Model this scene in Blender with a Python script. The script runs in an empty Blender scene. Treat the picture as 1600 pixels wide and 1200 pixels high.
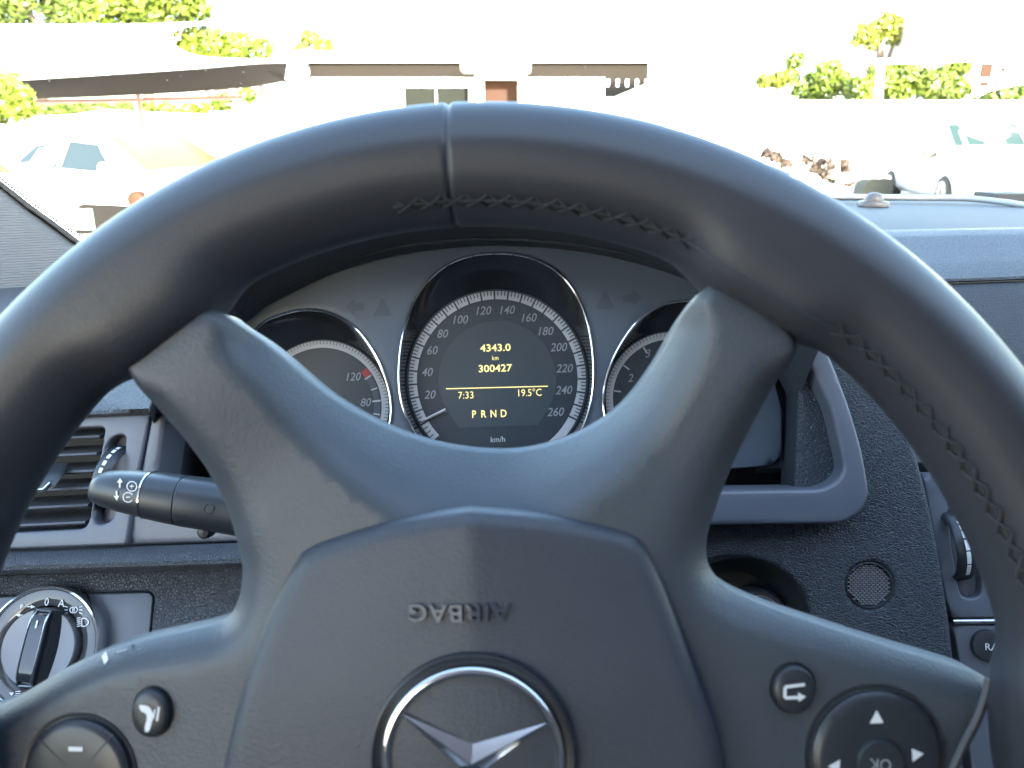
import bpy, math, random
import numpy as np
from mathutils import Vector, Matrix
from mathutils.geometry import delaunay_2d_cdt

random.seed(7)
RNG = np.random.default_rng(7)
scene = bpy.context.scene
COL = scene.collection

# ------------------------------------------------------------------ camera
FPX = 1208.0                       # focal length in pixels of the 1600 wide photograph
PITCH = math.radians(17.5)
CAM = np.array([0.0, 0.0, 1.12])
FW = np.array([0, math.cos(PITCH), -math.sin(PITCH)])
RT = np.array([1.0, 0, 0])
UP = np.array([0, math.sin(PITCH), math.cos(PITCH)])
cd = bpy.data.cameras.new('camera')
cam = bpy.data.objects.new('camera', cd)
COL.objects.link(cam)
cam.location = CAM
cam.rotation_euler = (math.pi / 2 - PITCH, 0, 0)
cd.sensor_width = 36.0
cd.lens = FPX / 1600 * 36
cd.clip_start = 0.02
cd.clip_end = 2000
cd.dof.use_dof = True
cd.dof.focus_distance = 0.47
cd.dof.aperture_fstop = 16
scene.camera = cam

# ------------------------------------------------------------------ light
SUN_EL, SUN_AZ = math.radians(16), math.radians(160)     # azimuth from +Y towards +X: behind, a little to the right
world = bpy.data.worlds.new("World")
scene.world = world
world.use_nodes = True
wn = world.node_tree
bg = wn.nodes['Background']
sky = wn.nodes.new('ShaderNodeTexSky')
sky.sky_type = 'NISHITA'
sky.sun_disc = False
sky.sun_elevation = SUN_EL
sky.sun_rotation = SUN_AZ
sky.dust_density = 2.0
wn.links.new(sky.outputs[0], bg.inputs[0])
bg.inputs[1].default_value = 0.15
sd = bpy.data.lights.new('sun', 'SUN')
sd.energy = 4.0
sd.angle = math.radians(0.5)
sd.color = (1.0, 0.97, 0.94)
sun = bpy.data.objects.new('sun', sd)
COL.objects.link(sun)
sdir = Vector((math.sin(SUN_AZ) * math.cos(SUN_EL), math.cos(SUN_AZ) * math.cos(SUN_EL), math.sin(SUN_EL)))
sun.rotation_euler = sdir.to_track_quat('Z', 'Y').to_euler()
scene.view_settings.view_transform = 'Standard'
scene.view_settings.look = 'None'
scene.view_settings.gamma = 1.0
scene.view_settings.exposure = 3.8
scene.cycles.use_denoising = True
scene.cycles.max_bounces = 8
scene.cycles.diffuse_bounces = 5
scene.cycles.transparent_max_bounces = 12
scene.cycles.caustics_reflective = False
scene.cycles.caustics_refractive = False


# ------------------------------------------------------------------ picture geometry
def ray(px, py):
    return FW + RT * (px - 800) / FPX + UP * (600 - py) / FPX


def P(px, py, t):                 # point at axial depth t
    return CAM + ray(px, py) * t


def Wy(px, py, Y):                # point on the vertical plane y = Y
    d = ray(px, py)
    return CAM + d * (Y / d[1])


class Frame:
    """A plane in the car: origin o, u right, v up, n towards the driver."""

    def __init__(s, px, py, t, elev=17.5, yaw=0.0, roll=1.8):
        s.o = P(px, py, t)
        e, y, r = map(math.radians, (elev, yaw, roll))
        s.n = np.array([math.sin(y) * math.cos(e), -math.cos(y) * math.cos(e), math.sin(e)])
        u = np.cross([0, 0, 1.0], s.n)
        u /= np.linalg.norm(u)
        v = np.cross(s.n, u)
        s.u = u * math.cos(r) + v * math.sin(r)
        s.v = np.cross(s.n, s.u)
        s.M = np.eye(4)
        s.M[:3, 0], s.M[:3, 1], s.M[:3, 2], s.M[:3, 3] = s.u, s.v, s.n, s.o

    def uv(s, px, py, h=0.0):
        d = ray(px, py)
        o = s.o + s.n * h
        k = np.dot(o - CAM, s.n) / np.dot(d, s.n)
        q = CAM + d * k - s.o
        return (float(q @ s.u), float(q @ s.v))

    def uvh(s, px, py, hf):
        h = 0.0
        for _ in range(8):
            a = s.uv(px, py, h)
            h = float(hf(a[0], a[1]))
        return a

    def poly(s, pts, h=0.0):
        return [s.uv(p[0], p[1], h) for p in pts]

    def size(s, px):                # metres of a length of px pixels at the origin
        return px * float((s.o - CAM) @ FW) / FPX


def catmull(pts, n=6, closed=True):
    pts = [np.array(p, float) for p in pts]
    N = len(pts)
    out = []
    for i in range(N if closed else N - 1):
        if closed:
            a, b, c, d = pts[i - 1], pts[i], pts[(i + 1) % N], pts[(i + 2) % N]
        else:
            a, b, c, d = pts[max(i - 1, 0)], pts[i], pts[i + 1], pts[min(i + 2, N - 1)]
        for k in range(n):
            t = k / n
            out.append(0.5 * (2 * b + (c - a) * t + (2 * a - 5 * b + 4 * c - d) * t * t + (3 * b - a - 3 * c + d) * t ** 3))
    if not closed:
        out.append(pts[-1])
    return [tuple(o) for o in out]


def rpoly(pts, n=6):
    """polygon with rounded corners: pts = (x, y, r)"""
    out = []
    N = len(pts)
    for i in range(N):
        p = np.array(pts[i][:2], float)
        r = pts[i][2] if len(pts[i]) > 2 else 0
        if r <= 0:
            out.append(tuple(p))
            continue
        a = np.array(pts[i - 1][:2], float) - p
        b = np.array(pts[(i + 1) % N][:2], float) - p
        la, lb = np.linalg.norm(a), np.linalg.norm(b)
        r = min(r, la * .49, lb * .49)
        a, b = a / la * r, b / lb * r
        for k in range(n + 1):
            t = k / n
            out.append(tuple(p + a * (1 - t) ** 2 + b * t * t))
    return out


def circle(cx, cy, rx, ry=None, n=48):
    ry = rx if ry is None else ry
    return [(cx + rx * math.cos(2 * math.pi * k / n), cy + ry * math.sin(2 * math.pi * k / n)) for k in range(n)]


# ------------------------------------------------------------------ materials
MATS = {}


def mat(name, col, rough=0.5, metal=0.0, bump=None, spec=0.5, emit=None, estr=0.0, vary=0.0, vscale=30.0, coat=0.0):
    if name in MATS:
        return MATS[name]
    m = bpy.data.materials.new(name)
    m.use_nodes = True
    nt = m.node_tree
    b = nt.nodes['Principled BSDF']
    c = tuple(col) + (1.0,) if len(col) == 3 else col
    b.inputs['Base Color'].default_value = c
    b.inputs['Roughness'].default_value = rough
    b.inputs['Metallic'].default_value = metal
    b.inputs['Specular IOR Level'].default_value = spec
    b.inputs['Coat Weight'].default_value = coat
    if emit:
        b.inputs['Emission Color'].default_value = tuple(emit) + (1.0,)
        b.inputs['Emission Strength'].default_value = estr
    tc = nt.nodes.new('ShaderNodeTexCoord')
    if vary > 0:
        no = nt.nodes.new('ShaderNodeTexNoise')
        no.inputs['Scale'].default_value = vscale
        no.inputs['Detail'].default_value = 5
        nt.links.new(tc.outputs['Object'], no.inputs['Vector'])
        mx = nt.nodes.new('ShaderNodeMix')
        mx.data_type = 'RGBA'
        mx.inputs[6].default_value = tuple(x * (1 - vary) for x in c[:3]) + (1,)
        mx.inputs[7].default_value = tuple(min(1, x * (1 + vary)) for x in c[:3]) + (1,)
        nt.links.new(no.outputs['Fac'], mx.inputs[0])
        nt.links.new(mx.outputs[2], b.inputs['Base Color'])
        mr = nt.nodes.new('ShaderNodeMapRange')
        mr.inputs['To Min'].default_value = max(0, rough - 0.08)
        mr.inputs['To Max'].default_value = min(1, rough + 0.08)
        nt.links.new(no.outputs['Fac'], mr.inputs['Value'])
        nt.links.new(mr.outputs[0], b.inputs['Roughness'])
    if bump:
        kind, scale, dist = bump[:3]
        mp = nt.nodes.new('ShaderNodeMapping')
        mp.inputs['Scale'].default_value = bump[3] if len(bump) > 3 else (1, 1, 1)
        nt.links.new(tc.outputs['Object'], mp.inputs['Vector'])
        vec = mp.outputs[0]
        bp = nt.nodes.new('ShaderNodeBump')
        bp.inputs['Strength'].default_value = 1.0
        bp.inputs['Distance'].default_value = dist
        if kind in ('grain', 'cell'):
            # warp the cells so that they do not look like a regular mosaic
            wz = nt.nodes.new('ShaderNodeTexNoise')
            wz.inputs['Scale'].default_value = scale * 0.45
            wz.inputs['Detail'].default_value = 2
            nt.links.new(vec, wz.inputs['Vector'])
            am = nt.nodes.new('ShaderNodeVectorMath')
            am.operation = 'MULTIPLY_ADD'
            am.inputs[1].default_value = (0.9 / scale,) * 3
            nt.links.new(wz.outputs['Color'], am.inputs[0])
            nt.links.new(vec, am.inputs[2])
            vo = nt.nodes.new('ShaderNodeTexVoronoi')
            vo.feature = 'DISTANCE_TO_EDGE'
            vo.inputs['Scale'].default_value = scale
            nt.links.new(am.outputs[0], vo.inputs['Vector'])
            mr = nt.nodes.new('ShaderNodeMapRange')
            mr.inputs['From Max'].default_value = 0.22
            mr.interpolation_type = 'SMOOTHSTEP'
            nt.links.new(vo.outputs['Distance'], mr.inputs['Value'])
            nt.links.new(mr.outputs[0], bp.inputs['Height'])
        elif kind == 'noise':
            no = nt.nodes.new('ShaderNodeTexNoise')
            no.inputs['Scale'].default_value = scale
            no.inputs['Detail'].default_value = 3
            nt.links.new(vec, no.inputs['Vector'])
            nt.links.new(no.outputs['Fac'], bp.inputs['Height'])
        elif kind == 'wave':
            wv = nt.nodes.new('ShaderNodeTexWave')
            wv.bands_direction = 'Y'
            wv.inputs['Scale'].default_value = scale
            wv.inputs['Distortion'].default_value = 1.0
            wv.inputs['Detail'].default_value = 1
            nt.links.new(vec, wv.inputs['Vector'])
            nt.links.new(wv.outputs['Fac'], bp.inputs['Height'])
        nt.links.new(bp.outputs[0], b.inputs['Normal'])
    MATS[name] = m
    return m


def clear(name, col):
    m = bpy.data.materials.new(name)
    m.use_nodes = True
    nt = m.node_tree
    nt.nodes.remove(nt.nodes['Principled BSDF'])
    t = nt.nodes.new('ShaderNodeBsdfTransparent')
    t.inputs[0].default_value = tuple(col) + (1,)
    nt.links.new(t.outputs[0], nt.nodes['Material Output'].inputs['Surface'])
    return m


# ------------------------------------------------------------------ meshes and objects
class MB:
    def __init__(s):
        s.v, s.f = [], []

    def add(s, verts, faces):
        k = len(s.v)
        s.v += [tuple(map(float, p)) for p in verts]
        s.f += [tuple(i + k for i in f) for f in faces]
        return s

    def xf(s, M):
        if len(s.v):
            a = np.array(s.v)
            a = a @ np.array(M)[:3, :3].T + np.array(M)[:3, 3]
            s.v = [tuple(p) for p in a]
        return s

    def box(s, lo, hi):
        (a, b, c), (d, e, f) = lo, hi
        return s.add([(a, b, c), (d, b, c), (d, e, c), (a, e, c), (a, b, f), (d, b, f), (d, e, f), (a, e, f)],
                     [(0, 3, 2, 1), (4, 5, 6, 7), (0, 1, 5, 4), (1, 2, 6, 5), (2, 3, 7, 6), (3, 0, 4, 7)])

    def prism(s, poly, z0, z1):      # polygon in xy, between z0 and z1
        n = len(poly)
        a = sum(poly[i - 1][0] * poly[i][1] - poly[i][0] * poly[i - 1][1] for i in range(n))
        if a < 0:
            poly = poly[::-1]
        return s.add([(x, y, z0) for x, y in poly] + [(x, y, z1) for x, y in poly],
                     [tuple(range(n))[::-1], tuple(range(n, 2 * n))] + [(i, (i + 1) % n, n + (i + 1) % n, n + i) for i in range(n)])

    def grid(s, rows, closed_u=False, closed_v=False, cap=False, flip=False):
        """rows: list of equally long lists of 3D points"""
        R, C = len(rows), len(rows[0])
        v = [p for r in rows for p in r]
        f = []
        for i in range(R if closed_v else R - 1):
            for j in range(C if closed_u else C - 1):
                q = (i * C + j, i * C + (j + 1) % C, ((i + 1) % R) * C + (j + 1) % C, ((i + 1) % R) * C + j)
                f.append(q[::-1] if flip else q)
        if cap:
            a, b = tuple(range(C)), tuple((R - 1) * C + j for j in range(C))
            f += [a, b[::-1]] if flip else [a[::-1], b]
        return s.add(v, f)

    def tube(s, path, r, seg=8, closed=False, cap=True):
        path = [np.array(p, float) for p in path]
        n = len(path)
        rows = []
        prev = None
        for i in range(n):
            if closed:
                t = path[(i + 1) % n] - path[i - 1]
            else:
                t = path[min(i + 1, n - 1)] - path[max(i - 1, 0)]
            t = t / (np.linalg.norm(t) + 1e-12)
            if prev is None:
                a = np.cross(t, [0, 0, 1.0])
                if np.linalg.norm(a) < 1e-3:
                    a = np.cross(t, [0, 1.0, 0])
            else:
                a = prev - t * (prev @ t)
            a /= np.linalg.norm(a)
            prev = a
            b = np.cross(t, a)
            rr = r[i] if isinstance(r, (list, tuple, np.ndarray)) else r
            rows.append([path[i] + rr * (a * math.cos(2 * math.pi * k / seg) + b * math.sin(2 * math.pi * k / seg)) for k in range(seg)])
        return s.grid(rows, closed_u=True, closed_v=closed, cap=cap and not closed)

    def lathe(s, cx, cy, prof, seg=48, sx=1.0, sy=1.0, cap0=False, cap1=False):
        rows = [[(cx + r * sx * math.cos(2 * math.pi * k / seg), cy + r * sy * math.sin(2 * math.pi * k / seg), h) for k in range(seg)] for r, h in prof]
        s.grid(rows, closed_u=True)
        k0 = len(s.v) - seg * len(prof)
        if cap0:
            s.f.append(tuple(k0 + k for k in range(seg))[::-1])
        if cap1:
            s.f.append(tuple(k0 + seg * (len(prof) - 1) + k for k in range(seg)))
        return s


def inside(pts, loops):
    pts = np.asarray(pts)
    r = np.zeros(len(pts), bool)
    for L in loops:
        L = np.asarray(L)
        a, b = L, np.roll(L, -1, 0)
        for (x0, y0), (x1, y1) in zip(a, b):
            if y0 == y1:
                continue
            c = ((y0 > pts[:, 1]) != (y1 > pts[:, 1])) & (pts[:, 0] < (x1 - x0) * (pts[:, 1] - y0) / (y1 - y0) + x0)
            r ^= c
    return r


def edge_dist(pts, loops):
    pts = np.asarray(pts, float)
    d = np.full(len(pts), 1e9)
    for L in loops:
        L = np.asarray(L, float)
        a, b = L, np.roll(L, -1, 0)
        for p, q in zip(a, b):
            e = q - p
            l2 = e @ e
            if l2 < 1e-18:
                continue
            t = np.clip(((pts - p) @ e) / l2, 0, 1)
            d = np.minimum(d, np.linalg.norm(pts - p - t[:, None] * e, axis=1))
    return d


def resample(L, step):
    L = [np.array(p, float) for p in L]
    out = []
    for i in range(len(L)):
        a, b = L[i], L[(i + 1) % len(L)]
        n = max(1, int(math.ceil(np.linalg.norm(b - a) / step)))
        if np.linalg.norm(b - a) < 1e-9:
            continue
        out += [a + (b - a) * k / n for k in range(n)]
    # drop near-duplicates
    res = [out[0]]
    for p in out[1:]:
        if np.linalg.norm(p - res[-1]) > step * 0.2:
            res.append(p)
    if np.linalg.norm(res[0] - res[-1]) < step * 0.2:
        res.pop()
    return np.array(res)


def plate(loops, R=0.003, D=None, hf=None, step=0.004, skirt=0.01, hole_skirt=None, power=None, mb=None):
    """A solid panel with rounded edges. loops: outer outline then holes, in frame metres.
    R: edge rounding radius (number or f(u, v) on arrays), D: how far the edge falls."""
    hf = hf or (lambda u, v: u * 0)
    D = R if D is None else D
    Rf = R if callable(R) else (lambda u, v: u * 0 + R)
    Df = D if callable(D) else (lambda u, v: u * 0 + D)
    loops = [resample(L, step) for L in loops]
    pts, edges = [], []
    for L in loops:
        k = len(pts)
        pts += list(L)
        edges += [(k + i, k + (i + 1) % len(L)) for i in range(len(L))]
    nb = len(pts)
    extra = []
    for li, L in enumerate(loops):
        area = np.sum(L[:, 0] * np.roll(L[:, 1], -1) - np.roll(L[:, 0], -1) * L[:, 1])
        sgn = 1 if (area > 0) == (li == 0) else -1
        t = np.roll(L, -1, 0) - np.roll(L, 1, 0)
        t /= np.linalg.norm(t, axis=1)[:, None] + 1e-12
        nrm = np.stack([-t[:, 1], t[:, 0]], 1) * sgn
        rr = Rf(L[:, 0], L[:, 1])
        for fr in (0.06, 0.2, 0.4, 0.65, 0.9):
            o = L + nrm * (rr * fr)[:, None]
            ok = inside(o, loops) & (edge_dist(o, loops) > rr * fr * 0.96) & (rr * fr > 1e-5)
            extra.append(o[ok])
    lo, hi = loops[0].min(0), loops[0].max(0)
    gx, gy = np.meshgrid(np.arange(lo[0], hi[0], step), np.arange(lo[1], hi[1], step * 0.87))
    gx[1::2] += step / 2
    g = np.stack([gx.ravel(), gy.ravel()], 1)
    g = g[inside(g, loops)]
    if len(g):
        g = g[edge_dist(g, loops) > np.maximum(Rf(g[:, 0], g[:, 1]) * 1.05, step * 0.6)]
        extra.append(g)
    allp = np.concatenate([np.array(pts)] + extra)
    vs, es, fs, *_ = delaunay_2d_cdt([Vector(p) for p in allp], edges, [], 0, 1e-7)
    vs = np.array([tuple(v) for v in vs])
    fs = [f for f in fs if len(f) == 3]
    cen = np.array([vs[list(f)].mean(0) for f in fs])
    keep = inside(cen, loops)
    fs = [f for f, k in zip(fs, keep) if k]
    d = edge_dist(vs, loops)
    rr = np.maximum(Rf(vs[:, 0], vs[:, 1]), 1e-9)
    x = np.clip(1 - d / rr, 0, 1)
    drop = Df(vs[:, 0], vs[:, 1]) * ((1 - np.sqrt(np.maximum(0, 1 - x * x))) if power is None else x ** (power(vs[:, 0], vs[:, 1]) if callable(power) else power))
    z = hf(vs[:, 0], vs[:, 1]) - drop
    mb = mb or MB()
    V = [(p[0], p[1], h) for p, h in zip(vs, z)]
    F = []
    cnt = {}
    for f in fs:
        a, b, c = vs[list(f)]
        if (b[0] - a[0]) * (c[1] - a[1]) - (b[1] - a[1]) * (c[0] - a[0]) < 0:
            f = f[::-1]
        F.append(tuple(f))
        for i in range(3):
            cnt[(f[i], f[(i + 1) % 3])] = 1
    if skirt:
        low = {}

        def lowv(i):
            if i not in low:
                low[i] = len(V)
                dd = skirt
                if hole_skirt is not None and len(loops) > 1 and edge_dist(vs[i:i + 1], loops[1:])[0] < 1e-6:
                    dd = hole_skirt
                V.append((vs[i][0], vs[i][1], z[i] - dd))
            return low[i]
        for (i, j) in list(cnt):
            if (j, i) not in cnt:
                F.append((j, i, lowv(i), lowv(j)))
    return mb.add(V, F)


INV = {}
EYE4 = np.eye(4)


def mesh_of(name, mb, m, angle=40):
    me = bpy.data.meshes.new(name)
    me.from_pydata(mb.v, [], mb.f)
    me.update()
    me.materials.append(m)
    if angle:
        me.polygons.foreach_set('use_smooth', [True] * len(me.polygons))
        me.set_sharp_from_angle(angle=math.radians(angle))
    return me


def thing(name, label, cat, M=EYE4, group=None):
    o = bpy.data.objects.new(name, None)
    COL.objects.link(o)
    o.empty_display_size = 0.05
    o.matrix_world = Matrix([list(map(float, r)) for r in M])
    o['label'], o['category'] = label, cat
    if group:
        o['group'] = group
    INV[o] = np.linalg.inv(np.array(M))
    return o


def part(name, mb, m, parent, M=EYE4, angle=40, label=None):
    """mb in the coordinates of M (to world); parent a thing or a part of one"""
    mb.xf(INV[parent] @ np.array(M))
    o = bpy.data.objects.new(name, mesh_of(name, mb, m, angle))
    COL.objects.link(o)
    o.parent = parent
    INV[o] = INV[parent]
    if label:
        o['label'] = label
    return o


def solo(name, mb, m, label, cat, M=EYE4, group=None, angle=40):
    o = bpy.data.objects.new(name, mesh_of(name, mb, m, angle))
    COL.objects.link(o)
    o.matrix_world = Matrix([list(map(float, r)) for r in M])
    o['label'], o['category'] = label, cat
    if group:
        o['group'] = group
    INV[o] = np.linalg.inv(np.array(M))
    return o


def structure(name, mb, m, angle=40):
    o = bpy.data.objects.new(name, mesh_of(name, mb, m, angle))
    COL.objects.link(o)
    o['kind'] = 'structure'
    return o


def text(s, cap, shear=0.0, sx=1.0, bold=0.0, spacing=1.0):
    """flat letters as (verts2d, faces), centred on the origin, capital height cap"""
    cu = bpy.data.curves.new('letters', 'FONT')
    cu.body = s
    cu.size = 1.0
    cu.shear = shear
    cu.align_x, cu.align_y = 'LEFT', 'BOTTOM_BASELINE'
    cu.resolution_u = 3
    cu.offset = bold
    cu.space_character = spacing
    ob = bpy.data.objects.new('letters', cu)
    COL.objects.link(ob)
    dg = bpy.context.evaluated_depsgraph_get()
    me = bpy.data.meshes.new_from_object(ob.evaluated_get(dg))
    v = np.array([tuple(x.co) for x in me.vertices])[:, :2]
    f = [tuple(p.vertices) for p in me.polygons]
    bpy.data.objects.remove(ob)
    bpy.data.curves.remove(cu)
    bpy.data.meshes.remove(me)
    k = cap / 0.73
    v = v * [k * sx, k]
    v[:, 0] -= (v[:, 0].min() + v[:, 0].max()) / 2
    v[:, 1] -= cap / 2
    return v, f


def put_text(mb, s, at, cap, h, rot=0.0, depth=0.0, hf=None, **kw):
    v, f = text(s, cap, **kw)
    c, sn = math.cos(rot), math.sin(rot)
    q = np.stack([v[:, 0] * c - v[:, 1] * sn + at[0], v[:, 0] * sn + v[:, 1] * c + at[1]], 1)
    hh = (hf(q[:, 0], q[:, 1]) if hf else 0) + np.full(len(q), h)
    V = [(a[0], a[1], z) for a, z in zip(q, hh)]
    F = list(f)
    if depth:
        cnt = {}
        for g in f:
            for i in range(len(g)):
                cnt[(g[i], g[(i + 1) % len(g)])] = 1
        n = len(V)
        V += [(a, b, z - depth) for a, b, z in V[:n]]
        for (i, j) in list(cnt):
            if (j, i) not in cnt:
                F.append((j, i, i + n, j + n))
    mb.add(V, F)
    return mb


def flat(mb, poly, h, hf=None):
    """flat printed shape (polygon) at height h of a frame"""
    a = sum(poly[i - 1][0] * poly[i][1] - poly[i][0] * poly[i - 1][1] for i in range(len(poly)))
    if a < 0:
        poly = poly[::-1]
    zz = [(float(hf(np.array([p[0]]), np.array([p[1]]))[0]) if hf else 0) + h for p in poly]
    return mb.add([(p[0], p[1], z) for p, z in zip(poly, zz)], [tuple(range(len(poly)))])


def line(mb, a, b, w, h, hf=None):
    a, b = np.array(a), np.array(b)
    t = (b - a) / np.linalg.norm(b - a)
    n = np.array([-t[1], t[0]]) * w / 2
    return flat(mb, [tuple(a - n), tuple(b - n), tuple(b + n), tuple(a + n)], h, hf)


def arc_band(mb, c, r0, r1, a0, a1, h, n=64, hf=None):
    A = np.linspace(a0, a1, n)
    rows = []
    for r in (r0, r1):
        rows.append([(c[0] + r * math.cos(a), c[1] + r * math.sin(a)) for a in A])
    f = lambda p: (p[0], p[1], h + (float(hf(np.array([p[0]]), np.array([p[1]]))[0]) if hf else 0))
    up = a1 > a0
    return mb.grid([[f(p) for p in r] for r in rows], flip=up)


# ------------------------------------------------------------------ interior materials (cool light cast tinted into the dark plastics)
M_SOFT = mat('soft_touch_plastic', (0.060, 0.069, 0.081), 0.44, bump=('noise', 1000, 0.00018), vary=0.10, vscale=25)
M_AIR = mat('airbag_vinyl', (0.046, 0.050, 0.060), 0.48, bump=('noise', 950, 0.00022), vary=0.10, vscale=30)
M_LEATH = mat('black_leather', (0.036, 0.036, 0.041), 0.43, bump=('noise', 900, 0.00007), vary=0.2, vscale=18)
M_STITCH = mat('stitch_thread', (0.030, 0.031, 0.034), 0.85)
M_GRAIN = mat('grained_dash_skin', (0.050, 0.054, 0.064), 0.48, bump=('grain', 560, 0.0006), vary=0.1, vscale=12)
M_GRAINR = mat('leather_grain_skin', (0.032, 0.038, 0.048), 0.46, bump=('grain', 680, 0.00040, (0.6, 1.0, 1.0)), vary=0.1, vscale=12)
M_FINE = mat('fine_grain_skin', (0.036, 0.042, 0.052), 0.52, bump=('grain', 800, 0.0004), vary=0.1, vscale=12)
M_TRIM = mat('smooth_trim_plastic', (0.092, 0.100, 0.122), 0.42, bump=('noise', 1500, 0.00006), vary=0.06, vscale=20)
M_DARK = mat('dark_recess_plastic', (0.030, 0.034, 0.040), 0.6)
M_SLAT = mat('vent_slat_plastic', (0.06, 0.06, 0.066), 0.36, bump=('noise', 900, 0.0001))
M_BTN = mat('button_plastic', (0.027, 0.030, 0.035), 0.36, vary=0.1, vscale=40)
M_GLOSS = mat('gloss_black', (0.020, 0.022, 0.026), 0.12)
M_CHROME = mat('chrome', (0.80, 0.80, 0.82), 0.09, 1.0)
M_SATIN = mat('satin_chrome', (0.55, 0.55, 0.56), 0.28, 1.0)
M_WHITE = mat('white_print', (0.72, 0.72, 0.72), 0.6)
M_GREY = mat('grey_print', (0.30, 0.31, 0.33), 0.6)
M_FACE = mat('cluster_face', (0.072, 0.088, 0.112), 0.42, vary=0.04, vscale=20)
M_DIAL = mat('dial_black', (0.024, 0.031, 0.040), 0.42)
M_SCREEN = mat('dial_screen', (0.045, 0.055, 0.063), 0.32)
M_RING = mat('dial_ring', (0.42, 0.42, 0.43), 0.5)
M_YEL = mat('display_yellow', (0.1, 0.09, 0.03), 0.5, emit=(1.0, 0.88, 0.36), estr=0.095)
M_RED = mat('red_print', (0.35, 0.03, 0.03), 0.5)
M_SYM = mat('unlit_symbol', (0.053, 0.065, 0.083), 0.5)
M_FAB = mat('pillar_fabric', (0.11, 0.115, 0.12), 0.9, bump=('wave', 130, 0.0006, (1, 1, 1)), vary=0.12, vscale=40)
M_HEAD = mat('headliner_fabric', (0.50, 0.50, 0.54), 0.95)
M_DOOR = mat('door_panel_plastic', (0.13, 0.13, 0.14), 0.7)
M_PRINTF = mat('frit_black', (0.01, 0.01, 0.01), 0.5)

# ------------------------------------------------------------------ car shell around the driver
FP = Frame(60, 380, 0.72, elev=20, yaw=24, roll=0)
shell = thing('car_body', 'car body around the driver: grey ribbed fabric windscreen pillar with black dotted glass edge', 'car body', FP.M)
pil = [(-320, 40), (-180, 150), (-60, 243), (0, 290), (45, 326), (88, 357), (122, 383), (150, 420), (150, 640), (-320, 640)]
part('windscreen_pillar', plate([FP.poly(pil)], R=0.012, step=0.01, skirt=0.04), M_FAB, shell, FP.M)
edge = [(-180, 137), (-60, 231), (0, 281), (46, 317), (90, 349), (128, 378), (150, 397), (150, 420), (122, 383), (88, 357), (45, 326), (0, 290), (-60, 243), (-180, 150)]
part('glass_seal', plate([FP.poly(edge)], R=0.001, step=0.008, skirt=0.03), M_PRINTF, shell, FP.M)
dots = MB()
ed = catmull([(-180, 134), (-60, 228), (0, 278), (46, 314), (90, 346), (128, 375), (150, 393)], 40, False)
ed = np.array([FP.uv(p[0], p[1], -0.004) for p in ed])
sl = np.concatenate([[0], np.cumsum(np.linalg.norm(np.diff(ed, axis=0), axis=1))])
for row in range(3):
    for s_ in np.arange(0, sl[-1], 0.0031):
        s2 = s_ + (row % 2) * 0.00155
        x = np.interp(s2, sl, ed[:, 0])
        y = np.interp(s2, sl, ed[:, 1])
        r_ = (0.0013, 0.0010, 0.0007)[row]
        o_ = 0.0002 + row * 0.0022
        dots.prism(circle(x + o_ * 0.6, y + o_ * 0.8, r_, n=8), -0.005, -0.004)
part('frit_dots', dots, M_PRINTF, shell, FP.M)
# roof, doors and floor of the cabin, rear and right windows walled up to cut light (out of the picture)
part('headliner', MB().box((-0.62, -2.0, 1.37), (1.24, 0.02, 1.40)), M_HEAD, shell)
dl = MB()
dl.box((-0.64, -2.0, 0.2), (-0.60, 0.62, 0.93))
dl.box((-0.64, -0.70, 0.97), (-0.60, -0.60, 1.37))
part('door_panel', dl, M_DOOR, shell)
dr = MB()
dr.box((1.22, -2.0, 0.2), (1.26, 0.62, 0.97))
dr.box((1.22, -2.0, 0.97), (1.26, 0.25, 1.37))  # upper panel added over the right windows to darken that side
part('door_panel', dr, M_DOOR, shell)
part('floor_carpet', MB().box((-0.60, -2.0, 0.16), (1.22, 1.0, 0.2)), M_DOOR, shell)
part('rear_light_block', MB().box((-0.60, -2.05, 0.2), (1.22, -2.0, 1.37)), M_DOOR, shell)  # added blocker up to the roof, shuts out light from behind
# windscreen: a pane from the cowl to the roof edge
ws = MB()
rows = []
for k in range(9):
    t = k / 8
    y = 1.02 * (1 - t) + 0.0 * t
    z = 1.0 * (1 - t) + 1.385 * t + 0.03 * math.sin(math.pi * t)
    rows.append([(x, y + 0.05 * (1 - ((x - 0.31) / 0.95) ** 2), z) for x in np.linspace(-0.62, 1.24, 13)])
back = [[(p[0], p[1] + 0.004, p[2] + 0.003) for p in r] for r in rows]
ws.grid(rows)
ws.grid(back, flip=True)
part('windscreen', ws, clear('windscreen_glass', (0.96, 0.985, 0.97)), shell)
spk = MB()
for _ in range(800):
    t = RNG.uniform(0.35, 0.95)
    x = RNG.uniform(-0.5, 0.7)
    y = 1.02 * (1 - t) + 0.0 * t + 0.05 * (1 - ((x - 0.31) / 0.95) ** 2)
    z = 1.0 * (1 - t) + 1.385 * t + 0.03 * math.sin(math.pi * t)
    r = RNG.uniform(0.0002, 0.0008) 
    c = np.array([x, y - 0.001, z - 0.001])
    a, b = np.array([1, 0, 0.0]), np.array([0, -0.9, 0.42])
    spk.add([c + r * (a * math.cos(k * 1.257) + b * math.sin(k * 1.257)) for k in range(5)], [(0, 1, 2, 3, 4)])
so = part('dust_specks', spk, mat('dust', (0.7, 0.68, 0.64), 0.9), shell)
so['kind'] = 'stuff'

# ------------------------------------------------------------------ dashboard
DL = Frame(180, 750, 0.45, elev=24, yaw=-4)
dash = thing('dashboard', 'black grained dashboard with vents, trim frame and top pad', 'dashboard', EYE4)
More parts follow.
